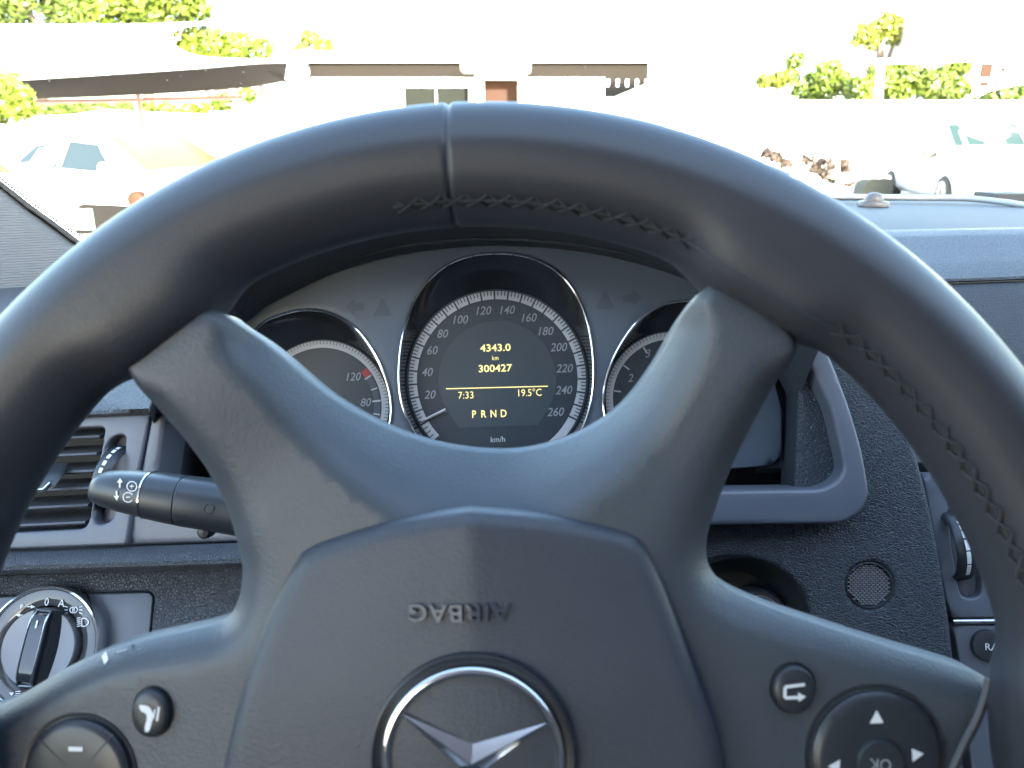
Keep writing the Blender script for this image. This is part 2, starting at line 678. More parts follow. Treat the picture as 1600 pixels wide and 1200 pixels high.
# core that carries the skins
core = MB()
prof = [(0.60, 0.25), (0.575, 0.90), (0.60, 0.94), (0.66, 0.965), (1.0, 0.965), (1.06, 0.25)]
core.grid([[(x, y, z) for y, z in prof] for x in (-0.60, 1.22)], closed_u=True, cap=True)
part('core', core, M_DARK, dash, angle=30)

# left vent bezel with an opening for the louvres and a slot for the thumb wheel
LV = DL
vo = LV.poly(rpoly([(-190, 663, 10), (235, 646, 4), (214, 745, 0), (197, 851, 4), (-190, 866, 10)]))
vh = LV.poly(rpoly([(-150, 680, 12), (164, 667, 8), (150, 745, 0), (136, 826, 14), (-150, 842, 12)]))
slot = LV.poly(rpoly([(170, 684, 14), (197, 676, 14), (190, 760, 0), (176, 815, 14), (146, 822, 14), (150, 770, 0)]))
part('vent_bezel', plate([vo, vh, slot], R=0.0016, step=0.005, skirt=0.02, hole_skirt=0.022), M_TRIM, dash, LV.M)
part('vent_housing', MB().prism(LV.poly([(-170, 660), (210, 650), (180, 850), (-170, 860)]), -0.062, -0.05), M_DARK, dash, LV.M)
sl_ = MB()
for i in range(6):
    f = (i + 0.55) / 6
    yl, yr = 683 + (842 - 683) * f, 668 + (828 - 668) * f
    xr = 163 + (136 - 163) * f
    a, b = LV.uv(-150, yl, -0.006), LV.uv(xr, yr, -0.006)
    # each slat: rounded nose, falling back and up
    secs = []
    for (u_, v_) in (a, b):
        secs.append([(u_, v_ - 0.0012, -0.004), (u_, v_ - 0.0003, -0.0025), (u_, v_ + 0.0009, -0.003), (u_, v_ + 0.0065, -0.022), (u_, v_ + 0.0052, -0.0225), (u_, v_ - 0.0008, -0.006)])
    sl_.grid(secs, closed_u=True, cap=True, flip=True)
part('vent_slats', sl_, M_SLAT, dash, LV.M)
# tab on the slats
tb = MB()
ax = [LV.uv(92, 727, -0.002), LV.uv(80, 742, 0.006), LV.uv(64, 758, 0.012), LV.uv(58, 764, 0.013)]
hs = [-0.004, 0.004, 0.010, 0.011]
wd = [0.003, 0.0042, 0.005, 0.0035]
rows = []
for (u_, v_), h_, w_ in zip(ax, hs, wd):
    rows.append([(u_ + w_ * math.cos(a) * 1.5, v_ + w_ * 0.55 * math.sin(a), h_) for a in np.linspace(0, 2 * math.pi, 16, endpoint=False)])
tab = part('vent_tab', MB().grid(rows, closed_u=True, cap=True), M_BTN, dash, LV.M)
c0, c1 = LV.uv(46, 767, 0.0125), LV.uv(76, 755, 0.0125)
mid = LV.uv(68, 765, 0.0125)
part('tab_edge', MB().tube([(c0[0], c0[1], 0.0125), (mid[0], mid[1], 0.0125), (c1[0], c1[1], 0.011)], 0.0011, 8), M_CHROME, tab, LV.M)


def thumb_wheel(F, top, bot, halfw, parent, marks, rad=0.017):
    """a ridged wheel turning about the frame's u axis, half sunk in its slot"""
    a, b = np.array(F.uv(*top)), np.array(F.uv(*bot))
    c = (a + b) / 2
    L = np.linalg.norm(b - a)
    r = rad
    hc = -math.sqrt(max(r * r - (L / 2) ** 2, 0)) if L / 2 < r else -0.002
    tdir = (a - b) / L
    udir = np.array([tdir[1], -tdir[0]])
    w = F.size(halfw)
    m = MB()
    rows = []
    N = 96
    for k in range(N):
        ang = 2 * math.pi * k / N
        rr = r + (0.00035 if k % 2 else -0.00015)
        row = []
        for q, s_ in ((-1, 0.90), (-0.8, 0.98), (-0.25, 1.0), (0.25, 1.0), (0.8, 0.98), (1, 0.90)):
            x2 = c + udir * q * w + tdir * rr * s_ * math.sin(ang)
            row.append((x2[0], x2[1], hc + rr * s_ * math.cos(ang)))
        rows.append(row)
    m.grid(rows, closed_v=True, flip=True)
    o = part('thumb_wheel', m, M_BTN, parent, F.M, angle=60)
    k = MB()
    for a0, a1 in marks:
        rows = []
        for ang in np.linspace(a0, a1, 6):
            row = []
            for q in (-0.2, 0.2):
                x2 = c + udir * q * w + tdir * (r + 0.0006) * math.sin(ang)
                row.append((x2[0], x2[1], hc + (r + 0.0006) * math.cos(ang)))
            rows.append(row)
        k.grid(rows, flip=True)
    part('scale_mark', k, M_WHITE, o, F.M)
    return o


D2 = math.radians
thumb_wheel(LV, (184, 702), (158, 790), 13, dash, [(D2(x), D2(x + 9)) for x in (-48, -34, -20, -6, 8, 22, 36, 50, 62)], 0.0185)
part('wheel_well', plate([LV.poly(rpoly([(160, 675, 16), (205, 668, 16), (195, 760, 0), (180, 824, 16), (138, 828, 16), (145, 760, 0)]))], R=0.0001, step=0.01, skirt=0.004,
                       hf=lambda u, v: u * 0 - 0.009), M_TRIM, dash, LV.M)

# padded bar below the vent
rows = []
prof = [(-0.004, 0.4), (0.004, 0.15), (0.0085, -0.1), (0.0100, -0.35), (0.0095, -0.6), (0.0055, -0.85), (-0.002, -1.0), (-0.02, -1.05)]
for px in np.linspace(-220, 420, 20):
    ytop = 856 + (px - 180) * -0.036
    ybot = 894 + (px - 180) * -0.028
    row = []
    for h, k in prof:
        yy = ytop + (ybot - ytop) * (-(k - 0.4) / 1.4)
        u_, v_ = LV.uv(px, yy, 0)
        row.append((u_, v_, h))
    rows.append(row)
part('padded_bar', MB().grid(rows), M_GRAIN, dash, LV.M)
# lower panel with an inset smooth plate
LL = Frame(70, 1010, 0.452, elev=33, yaw=-3)
lo_ = LL.poly([(-230, 908), (440, 880), (440, 1300), (-230, 1300)])
ins = rpoly([(-190, 936, 10), (233, 923, 8), (241, 931, 8), (232, 1020, 0), (215, 1140, 10), (-190, 1160, 10)])
part('lower_panel', plate([lo_, LL.poly(ins)], R=0.0014, step=0.006, skirt=0.012), M_GRAIN, dash, LL.M)
ins2 = rpoly([(-187, 938.5, 10), (232, 925.5, 8), (238, 932, 8), (229.5, 1020, 0), (212, 1137, 10), (-187, 1157, 10)])
part('switch_plate', plate([LL.poly(ins2)], R=0.0008, step=0.01, skirt=0.01, hf=lambda u, v: u * 0 - 0.0006), M_TRIM, dash, LL.M)

# pad above the vent, left of the instrument hood
rows = []
for px in np.linspace(-260, 330, 24):
    bump = 1 / (1 + math.exp(-(px - 215) / 14))
    row = []
    for yy, t in ((649, 0.452), (646, 0.4495), (640, 0.451), (625, 0.462), (600, 0.482), (560, 0.515), (510, 0.56), (470, 0.62), (445, 0.70), (425, 0.85)):
        k = (px - 180) * -0.036
        row.append(P(px, yy + k, t - bump * 0.012 * (1 if yy < 645 else 0)))
    rows.append(row)
part('top_pad', MB().grid(rows, flip=True), M_GRAIN, dash)

# frame round the instrument opening (a U, its arms run up behind the rim)
FR = Frame(780, 790, 0.45, elev=20, yaw=0)
fo = [(237, 646, 2), (197, 852, 3), (700, 838, 0), (1120, 821, 0), (1325, 819, 34), (1362, 783, 30), (1348, 700, 30), (1325, 625, 30), (1287, 530, 0), (1262, 455, 0),
      (1228, 462, 0), (1256, 545, 20), (1281, 602, 20), (1300, 640, 20), (1322, 740, 26), (1290, 764, 26), (700, 772, 0), (241, 778, 16), (257, 655, 20), (270, 560, 0), (262, 540, 0)]
part('instrument_frame', plate([FR.poly(rpoly(fo))], R=0.0028, step=0.006, skirt=0.03), M_TRIM, dash, FR.M)
# walls and floor of the recess behind the frame
wl = FR.poly(rpoly([(262, 560, 0), (249, 660, 10), (236, 784, 16), (700, 780, 0), (1295, 771, 30), (1328, 743, 30), (1305, 640, 20), (1286, 600, 20), (1240, 480, 0)]), -0.004)
rows = [[(u_, v_, h) for u_, v_ in wl] for h in (-0.004, -0.09)]
part('recess_wall', MB().grid(rows, flip=False), M_DARK, dash, FR.M)

# leather-grained panel right of the column
RL = Frame(1300, 900, 0.462, elev=20, yaw=-6)
ro = catmull([(1292, 533), (1342, 571), (1383, 612), (1409, 648), (1437, 725), (1460, 820), (1480, 937), (1492, 1034), (1505, 1150), (1515, 1300)], 4, False) + [(1040, 1300), (1040, 800), (1240, 790), (1250, 560)]
ign = circle(1148, 968, 118, 98, 40)
grl = circle(1360, 915, 36, 36, 32)
part('knee_panel', plate([RL.poly(ro), RL.poly(ign), RL.poly(grl)], R=lambda u, v: 0.0035 + 0 * u, step=0.005, skirt=0.03, hole_skirt=0.03), M_GRAINR, dash, RL.M)
ic = RL.uv(1148, 968, -0.03)
part('ignition_well', MB().lathe(ic[0], ic[1], [(0.044, -0.004), (0.040, -0.018), (0.030, -0.032), (0.0, -0.034)], 40), M_DARK, dash, RL.M)
kc = RL.uv(1185, 962, -0.02)
ig = part('ignition_switch', MB().lathe(kc[0], kc[1], [(0.017, -0.034), (0.017, -0.019), (0.0155, -0.017), (0.013, -0.017), (0.012, -0.021), (0.0, -0.021)], 36), M_BTN, dash, RL.M)
part('switch_ring', MB().lathe(kc[0], kc[1], [(0.0135, -0.0172), (0.0132, -0.0165), (0.0126, -0.0165), (0.0122, -0.0172)], 36), M_SATIN, ig, RL.M)
gc = RL.uv(1360, 915, 0)
gr = RL.size(36)
part('grille_ring', MB().lathe(gc[0], gc[1], [(gr, -0.004), (gr * 0.985, -0.0005), (gr * 0.95, -0.0003), (gr * 0.92, -0.003), (gr * 0.90, -0.006)], 48), M_GRAINR, dash, RL.M)
gm = MB()
pitch = 0.0025
N = int(gr / pitch) + 1
for j in range(-2 * N, 2 * N + 1):
    for i in range(-N, N + 1):
        x, y = (i + 0.5 * (j % 2)) * pitch, j * pitch * 0.5
        if math.hypot(x, y) < gr * 0.9:
            w_, t_ = pitch * 0.34, pitch * 0.14
            gm.box((gc[0] + x - w_, gc[1] + y - t_, -0.0035), (gc[0] + x + w_, gc[1] + y + t_, -0.0022 + 0.0002 * ((i + j) % 2)))
part('grille_mesh', gm, mat('grille_grey', (0.19, 0.19, 0.205), 0.5), dash, RL.M, angle=0)
part('grille_back', MB().prism(circle(gc[0], gc[1], gr * 0.97), -0.006, -0.0042), M_DARK, dash, RL.M)

# centre stack at the right edge of the picture
CS = Frame(1520, 900, 0.470, elev=24, yaw=-8)
co = CS.poly(rpoly([(1441, 738, 2), (1900, 730, 0), (1900, 964, 0), (1490, 966, 0), (1478, 937, 0)], 3))
cslot = CS.poly(rpoly([(1478, 765, 16), (1512, 762, 16), (1534, 860, 0), (1534, 934, 15), (1502, 936, 15), (1488, 860, 0)]))
part('centre_panel', plate([co, cslot], R=0.0014, step=0.006, skirt=0.03, hole_skirt=0.012), M_TRIM, dash, CS.M)
part('wheel_well', plate([CS.poly(rpoly([(1470, 755, 16), (1520, 752, 16), (1545, 860, 0), (1540, 945, 16), (1495, 945, 16), (1480, 860, 0)]))], R=0.0001, step=0.01, skirt=0.004,
                       hf=lambda u, v: u * 0 - 0.008), M_TRIM, dash, CS.M)
thumb_wheel(CS, (1485, 800), (1505, 905), 15, dash, [(D2(-50), D2(-28)), (D2(-26), D2(-6)), (D2(-4), D2(12)), (D2(15), D2(26)), (D2(29), D2(36)), (D2(39), D2(44))], 0.0215)
a, b = CS.uv(1488, 971), CS.uv(1900, 968)
part('chrome_strip', MB().tube([(a[0], a[1], 0.0005), (b[0], b[1], 0.0005)], 0.0016, 12), M_SATIN, dash, CS.M)
part('radio_panel', plate([CS.poly([(1490, 977), (1900, 974), (1900, 1300), (1530, 1300), (1500, 1040)])], R=0.0014, step=0.008, skirt=0.03), M_TRIM, dash, CS.M)
bc = CS.uv(1541, 1008)
br = CS.size(24)
rb = part('radio_button', MB().lathe(bc[0], bc[1], [(br, -0.002), (br, 0.0012), (br * 0.9, 0.0024), (br * 0.6, 0.0029), (0, 0.003)], 40), M_BTN, dash, CS.M)
bl = CS.uv(1551, 1009)
part('button_text', put_text(MB(), 'RAD', bl, CS.size(11), 0.0034), M_WHITE, rb, CS.M, 0)
# upper dash skin at the right: seam, face and pad
seam = lambda px: 444 - (px - 1395) * 0.036
rows = []
for px in np.linspace(1180, 1950, 24):
    s_ = seam(px)
    rows.append([P(px, y, t) for y, t in ((s_ + 2, 0.548), (s_ + 5, 0.534), (s_ + 12, 0.531), (s_ + 60, 0.524), (s_ + 150, 0.512), (s_ + 240, 0.503), (s_ + 280, 0.497), (s_ + 287, 0.50), (s_ + 288, 0.53))])
part('upper_face', MB().grid(rows), M_FINE, dash)
rows = []
for px in np.linspace(1060, 1950, 30):
    s_ = seam(px)
    c_ = 360 - (px - 1395) * 0.02
    rows.append([P(px, y, t) for y, t in ((s_ + 1, 0.55), (s_ - 1, 0.534), (s_ - 5, 0.534), (s_ - 30, 0.552), (c_ + 30, 0.575), (c_ + 10, 0.593), (c_ + 2, 0.606), (c_ - 0.5, 0.625), (c_ - 2, 0.66))])
part('top_pad', MB().grid(rows, flip=True), M_GRAIN, dash)
rows = []
for px in np.linspace(135, 1950, 40):
    c_ = 360 - (px - 1395) * 0.02
    k_ = max(0, (1000 - px)) * 0.075
    rows.append([P(px, y + k_, t) for y, t in ((c_ - 0.6, 0.64), (345, 0.68), (330, 0.77), (318, 0.88), (311, 0.97), (306, 1.06))])
part('dash_mat', MB().grid(rows, flip=True), mat('dash_mat_plastic', (0.045, 0.045, 0.047), 0.6, bump=('noise', 900, 0.0002)), dash)
bead = [P(x, y, t) + np.array([0, 0, 0.002]) for x, y, t in catmull([(760, 332, 0.86), (900, 320, 0.88), (1200, 311, 0.89), (1330, 310.5, 0.89), (1440, 312, 0.885), (1510, 313, 0.87), (1560, 318, 0.845), (1600, 324, 0.82), (1760, 352, 0.74)], 8, False)]
part('mat_border', MB().tube(bead, 0.0034, 10), mat('grey_bead', (0.30, 0.31, 0.33), 0.35), dash)
rows = []
for px in np.linspace(135, 1950, 30):
    k_ = max(0, (1000 - px)) * 0.075
    rows.append([P(px, y + k_, t) for y, t in ((310, 0.94), (305.0, 0.955), (303.5, 0.97), (304, 1.03), (330, 1.06))])
part('cowl_edge', MB().grid(rows, flip=True), M_DARK, dash)
cb = MB()
q0, q1 = P(1558, 311, 0.91), P(1640, 316, 0.89)
cb.box((q0[0], q0[1], q0[2] - 0.01), (q1[0], q0[1] + 0.05, q0[2] + 0.006))
part('demister_outlet', cb, M_DARK, dash)
# light sensor: a dome on a flange, stuck to the mat
sp = P(1365, 316, 0.83)
dm = MB()
dm.lathe(0, 0, [(0.0155, -0.004), (0.0155, 0.0), (0.0145, 0.0012), (0.0098, 0.0016), (0.0096, 0.004), (0.0085, 0.0068), (0.006, 0.0092), (0.003, 0.0103), (0.0, 0.0105)], 32)
sM = np.eye(4)
sM[:3, 3] = sp
solo('light_sensor', dm, mat('sensor_plastic', (0.10, 0.085, 0.08), 0.35), 'small grey domed light sensor on the dashboard top below the windscreen', 'sensor', sM)

# ------------------------------------------------------------------ instrument cluster
CF = Frame(777, 593, 0.492, elev=18, yaw=0)
clus = thing('instrument_cluster', 'instrument cluster with speedometer, two smaller dials and yellow display text', 'instrument cluster', CF.M)
egg = catmull([(777, 396), (722, 404), (680, 428), (648, 470), (630, 525), (624, 585), (630, 635), (652, 682), (692, 722), (777, 745), (862, 722), (902, 682), (921, 635), (927, 585), (922, 525), (905, 470), (874, 428), (832, 404)], 5)
eggL = catmull([(480, 484), (440, 492), (408, 508), (385, 540), (374, 590), (378, 650), (400, 700), (450, 740), (505, 752), (560, 738), (596, 700), (611, 655), (609, 612), (592, 565), (560, 518), (522, 492)], 5)
eggR = [(1554 - x, y - 14 + 0.0 * x) for x, y in eggL]
facep = catmull([(330, 552), (362, 498), (424, 456), (516, 412), (618, 384), (700, 373), (777, 369), (880, 375), (984, 393), (1092, 430), (1160, 480), (1200, 560), (1222, 640)], 4, False) + [(1222, 712), (1205, 728), (800, 760), (330, 770), (320, 640)]
loops = [CF.poly(facep)] + [CF.poly(e) for e in (egg, eggL, eggR)]
part('cluster_face', plate(loops, R=0.0012, step=0.006, skirt=0.012, hole_skirt=0.004), M_FACE, clus, CF.M)
part('cluster_back', MB().prism(CF.poly([(230, 440), (1330, 430), (1330, 790), (230, 800)]), -0.05, -0.04), M_DARK, clus, CF.M)


def bezel(name, eg, c, rpx, hd):
    """dark funnel from the egg-shaped edge down to the dial, chrome line round the edge"""
    E = np.array(CF.poly(eg))
    cc = np.array(CF.uv(*c, hd))
    rr = CF.size(rpx) * (1 - 0)
    A = np.arctan2(E[:, 1] - cc[1], E[:, 0] - cc[0])
    C_ = np.stack([cc[0] + rr * np.cos(A), cc[1] + rr * np.sin(A)], 1)
    rows = []
    for k, hh in ((0.0, 0.0015), (0.12, -0.002), (0.5, hd * 0.55), (1.0, hd)):
        Q = E * (1 - k) + C_ * k
        rows.append([(q[0], q[1], hh) for q in Q])
    o = part(name, MB().grid(rows, closed_u=True), M_GLOSS, clus, CF.M)
    part('chrome_edge', MB().tube([(q[0], q[1], 0.0016) for q in E], 0.0009, 8, closed=True), M_CHROME, o, CF.M)
    return cc, rr


HD = -0.016
cS, rS = bezel('speedometer_bezel', egg, (777, 593), 146, HD)
cL, rL = bezel('gauge_bezel', eggL, (505, 635), 108, HD)
cR, rR = bezel('tachometer_bezel', eggR, (1049, 622), 108, HD)
px1 = CF.size(1.0) * 1.028          # metres of one pixel on the dial plane


def dial(name, c, r):
    return part(name, MB().prism(circle(c[0], c[1], r * 1.02, n=72), HD - 0.004, HD), M_DIAL, clus, CF.M)


def dpos(px, py):
    return CF.uv(px, py, HD)


# speedometer
spd = dial('speedometer_dial', cS, rS)
part('scale_ring', arc_band(MB(), cS, 126 * px1, 139 * px1, D2(222), D2(-62), HD + 0.0008, 120), M_RING, spd, CF.M)
tk = MB()
A0, A1 = 209.0, -28.8
for k in range(0, 105):
    a = D2(A0 + (A1 - A0) * k * 2.5 / 260)
    long_ = k % 4 == 0
    r0, r1 = (124, 139.5) if long_ else (131.5, 139.5)
    d = np.array([math.cos(a), math.sin(a)])
    line(tk, cS + d * r0 * px1, cS + d * r1 * px1, (2.6 if long_ else 1.5) * px1, HD + 0.0012)
for k in range(1, 14):
    a = D2(A0 + 3.3 * k)
    d = np.array([math.cos(a), math.sin(a)])
    line(tk, cS + d * 131 * px1, cS + d * 139.5 * px1, 1.6 * px1, HD + 0.0012)
part('scale_ticks', tk, M_DIAL, spd, CF.M, 0)
for s_, x, y in (('20', 672, 616), ('40', 668, 581), ('60', 676, 547), ('80', 692, 521), ('100', 720, 499), ('120', 756, 485), ('140', 793, 484), ('160', 827, 496),
                 ('180', 853, 517), ('200', 873, 542), ('220', 882, 575), ('240', 881, 609), ('260', 868, 643)):
    part('numeral', put_text(MB(), s_, dpos(x, y), 13.5 * px1, HD + 0.0008, shear=0.25, sx=0.93, bold=0.008), mat('dial_numerals', (0.24, 0.25, 0.27), 0.6), spd, CF.M, 0)
part('unit_text', put_text(MB(), 'km/h', dpos(778, 686), 9 * px1, HD + 0.0008, sx=0.95), mat('unit_print', (0.5, 0.51, 0.53), 0.6), spd, CF.M, 0)
a0, a1 = D2(-32), D2(212)
scr = [(cS[0] + 92 * px1 * math.cos(a), cS[1] + 92 * px1 * math.sin(a)) for a in np.linspace(a0, a1, 60)] + [dpos(717, 668), dpos(840, 664)]
sc_ = part('display_screen', MB().prism(scr, HD - 0.001, HD + 0.0004), M_SCREEN, spd, CF.M)
yt = MB()
put_text(yt, '4343.0', dpos(774, 543), 11.5 * px1, HD + 0.0008, sx=1.12, bold=0.016)
put_text(yt, 'km', dpos(774, 559), 7.5 * px1, HD + 0.0008, sx=0.85)
put_text(yt, '300427', dpos(774, 575), 11.5 * px1, HD + 0.0008, sx=1.12, bold=0.016)
put_text(yt, '7:33', dpos(728, 617), 11.5 * px1, HD + 0.0008, sx=0.95)
put_text(yt, '19.5°C', dpos(828, 613), 11.5 * px1, HD + 0.0008, sx=0.9)
for ch, x in zip('PRND', (741, 756, 771, 787)):
    put_text(yt, ch, dpos(x, 646 - (x - 764) * 0.03), 12 * px1, HD + 0.0008, sx=0.85, bold=0.012)
line(yt, dpos(697, 607.5), dpos(856, 603.5), 1.6 * px1, HD + 0.0008)
part('display_text', yt, M_YEL, sc_, CF.M, 0)
nd = MB()
d = np.array(dpos(664, 656)) - np.array(dpos(697, 640))
d /= np.linalg.norm(d)
n_ = np.array([-d[1], d[0]])
p0, p1 = np.array(dpos(697, 640)), np.array(dpos(659, 658))
rows = []
for p, w in ((p0, 2.6), (p1, 1.6)):
    rows.append([(p[0] + n_[0] * w * px1 * s_, p[1] + n_[1] * w * px1 * s_, HD + z) for s_, z in ((-1, 0.002), (-1, 0.003), (0, 0.0042), (1, 0.003), (1, 0.002))])
part('needle', MB().grid(rows, cap=True), mat('needle_white', (0.55, 0.54, 0.54), 0.4), spd, CF.M, 30)


def small_dial(name, c, r, ring_a, numerals, ticks):
    dd = dial(name, c, r)
    part('scale_ring', arc_band(MB(), c, 92 * px1, 103 * px1, D2(ring_a[0]), D2(ring_a[1]), HD + 0.0008, 110), M_RING, dd, CF.M)
    t = MB()
    for k in range(84):
        a = D2(ring_a[0] + (ring_a[1] - ring_a[0]) * k / 83)
        d = np.array([math.cos(a), math.sin(a)])
        line(t, c + d * 97.5 * px1, c + d * 103.4 * px1, 0.9 * px1, HD + 0.0012)
    part('scale_ticks', t, M_DIAL, dd, CF.M, 0)
    for s_, x, y in numerals:
        part('numeral', put_text(MB(), s_, dpos(x, y), 13 * px1, HD + 0.0008, shear=0.25, sx=0.93, bold=0.01), MATS['dial_numerals'], dd, CF.M, 0)
    m = MB()
    for a, r0, r1, w in ticks:
        d = np.array([math.cos(D2(a)), math.sin(D2(a))])
        line(m, c + d * r0 * px1, c + d * r1 * px1, w * px1, HD + 0.0008)
    part('scale_marks', m, M_RING, dd, CF.M, 0)
    return dd


gg = small_dial('temperature_and_fuel_dial', cL, rL, (205, -45), (('120', 553, 588), ('80', 572, 628), ('40', 562, 663), ('F', 470, 588), ('R', 440, 640)),
                [(31, 78, 90, 2.2), (17, 80, 90, 2.0), (4, 78, 91, 2.6), (-10, 80, 90, 2.0), (-24, 78, 90, 2.2)])
bnd = arc_band(MB(), cL, 80 * px1, 90 * px1, D2(30), D2(-45), HD + 0.0005, 30)
part('scale_band', bnd, M_SYM, gg, CF.M)
part('red_mark', arc_band(MB(), cL, 80 * px1, 91 * px1, D2(40), D2(32), HD + 0.0007, 8), M_RED, gg, CF.M)
hub = CF.uv(525, 629, HD)
nh = part('needle_hub', MB().lathe(hub[0], hub[1], [(10 * px1, HD), (10 * px1, HD + 0.003), (8 * px1, HD + 0.004), (0, HD + 0.0042)], 28), M_GREY, gg, CF.M)
p0, p1 = np.array(dpos(513, 620)), np.array(dpos(575, 671))
d = (p1 - p0) / np.linalg.norm(p1 - p0)
n_ = np.array([-d[1], d[0]]) * 1.6 * px1
part('needle', MB().add([(p0[0] + n_[0], p0[1] + n_[1], HD + 0.0052), (p0[0] - n_[0], p0[1] - n_[1], HD + 0.0052), (p1[0], p1[1], HD + 0.0052),
                         (p0[0] + n_[0], p0[1] + n_[1], HD + 0.0040), (p0[0] - n_[0], p0[1] - n_[1], HD + 0.0040), (p1[0], p1[1], HD + 0.0040)],
                        [(0, 1, 2), (5, 4, 3), (0, 3, 4, 1), (1, 4, 5, 2), (2, 5, 3, 0)]), M_WHITE, gg, CF.M, 0)
small_dial('tachometer_dial', cR, rR, (225, -45), (('1', 985, 640), ('2', 985, 590), ('3', 1012, 552), ('4', 1050, 538)),
           [(225 - 27 * k, 80, 91, 2.4) for k in range(9)])
# unlit symbols on the face
sy = MB()


def px_shape(mb, F, pts, h, hf=None):
    return flat(mb, [F.uv(x, y, h) for x, y in pts], h, hf)


for arrow in ([(540, 479), (554, 467), (554, 474), (569, 473), (569, 485), (554, 486), (554, 493)], [(1003, 465), (989, 453), (989, 460), (974, 461), (974, 473), (989, 472), (989, 479)],
              [(583, 494), (597, 464), (613, 493)], [(930, 483), (945, 453), (961, 482)]):
    part('turn_arrow' if len(arrow) > 3 else 'warning_triangle', px_shape(MB(), CF, arrow, 0.0006), M_SYM, clus, CF.M, 0)

# hood over the cluster (part of the dashboard)
faceA = catmull([(250, 690), (300, 600), (345, 540), (400, 490), (430, 470), (520, 427), (620, 399), (700, 388), (777, 384), (880, 390), (980, 408), (1085, 443), (1150, 490), (1200, 560), (1240, 640)], 5, False)
lipA = catmull([(232, 640), (262, 545), (300, 485), (350, 440), (400, 410), (500, 370), (610, 342), (700, 330), (777, 326), (880, 331), (990, 350), (1100, 385), (1185, 425), (1250, 480), (1282, 540)], 5, False)
rows = []
for (ax_, ay), (lx, ly) in zip(faceA, lipA):
    row = [P(ax_, ay, 0.505)]
    for k, t in ((0.0, 0.488), (0.16, 0.478), (0.2, 0.4735), (0.24, 0.472), (0.6, 0.45), (0.92, 0.424), (1.0, 0.424)):
        row.append(P(ax_ + (lx - ax_) * k, ay + (ly - ay) * k, t))
    lp = P(lx, ly, 0.424)
    w_ = max(0, 1 - abs(lx - 770) / 620)
    row.append(lp + np.array([0, 0.006, 0.004]))
    row.append(lp + np.array([0, 0.05, 0.010 * w_]))
    row.append(lp + np.array([0, 0.14, -0.006 + 0.005 * w_]))
    row.append(lp + np.array([0, 0.24, -0.03]))
    rows.append(row)
part('instrument_hood', MB().grid(rows, flip=True), M_FINE, dash)
# raised line on the underside of the hood
ln = [P(x, y, 0.4725) for x, y in catmull([(520, 416), (600, 391), (690, 377), (777, 374), (870, 379), (950, 391), (1012, 406)], 8, False)]
nn_ = len(ln)
part('hood_bead', MB().tube(ln, [0.0010 * min(1, 0.15 + 4 * min(i, nn_ - 1 - i) / nn_) for i in range(nn_)], 8), M_FINE, dash)

# ------------------------------------------------------------------ steering wheel
WF = Frame(745, 1179, 0.2205, elev=20, yaw=-2.4, roll=1.8)
wheel = thing('steering_wheel', 'black leather four-spoke steering wheel turned upside down with star emblem', 'steering wheel', WF.M)
RC, RA = 0.1703, 0.0177


def ang_of(px, py):
    u_, v_ = WF.uv(px, py)
    return math.atan2(v_, u_)


SPK = [ang_of(1160, 492), ang_of(272, 525), ang_of(1545, 1150), ang_of(-60, 1190)]
SPW = [0.138, 0.140, 0.14, 0.14]
SEAM = ang_of(705, 170)


def adiff(a, b):
    return (a - b + math.pi) % (2 * math.pi) - math.pi


def neck(th):
    s_ = 0
    for a, w in zip(SPK, SPW):
        s_ += math.exp(-(adiff(th, a) / w) ** 4)
    return min(1, s_)


def rim_pt(th, ph, grow=0.0):
    nk = neck(th)
    a = RA + grow
    # thumb swell on the driver's side next to the spokes
    c_, s_ = math.cos(ph), math.sin(ph)
    x = a * c_
    if c_ < 0:
        x *= 1 + 0.28 * nk
    z = a * s_ * 1.04
    if c_ < 0 and nk > 0:
        e = 1 - 0.62 * nk
        z = a * math.copysign(abs(s_) ** e, s_) * (1 - 0.10 * nk * c_ * c_)
    g = abs(adiff(th, SEAM)) * RC
    k = 1 - 0.048 * math.exp(-(g / 0.0008) ** 2)
    r = RC + x * k
    return np.array([r * math.cos(th), r * math.sin(th), z * k])


ths = sorted(set(list(np.linspace(-math.pi, math.pi, 420, endpoint=False)) + [SEAM + q for q in np.linspace(-0.02, 0.02, 25)]))
rows = [[rim_pt(th, ph) for ph in np.linspace(0, 2 * math.pi, 40, endpoint=False)] for th in ths]
rim = part('rim', MB().grid(rows, closed_u=True, closed_v=True, flip=False), M_LEATH, wheel, WF.M, 60)
st = MB()
NS = 152
for i in range(NS):
    t0, t1 = 2 * math.pi * i / NS, 2 * math.pi * (i + 1) / NS
    if max(neck(t0), neck(t1)) > 0.5 or math.cos(t0) < -0.12:
        if st.v:
            part('stitching', st, M_STITCH, rim, WF.M)
            st = MB()
        continue
    for pa, pb in ((134, 147), (147, 134)):
        path = []
        for k in (0.04, 0.25, 0.5, 0.75, 0.96):
            path.append(rim_pt(t0 + (t1 - t0) * k, math.radians(pa + (pb - pa) * k), 0.0002 + 0.0007 * math.sin(math.pi * k)))
        st.tube(path, 0.00035 if math.sin(t0) > 0.55 else 0.00055, 5)

if st.v:
    part('stitching', st, M_STITCH, rim, WF.M)
gro = MB()
for dphi in (140.5,):
    gro.tube([rim_pt(th, math.radians(dphi), 0.0001) for th in np.linspace(-1.6, 1.7, 220)], 0.0004, 5)
part('seam', gro, M_DARK, rim, WF.M)


def soft(u):
    return np.sqrt(u * u + 0.003 ** 2) - 0.003


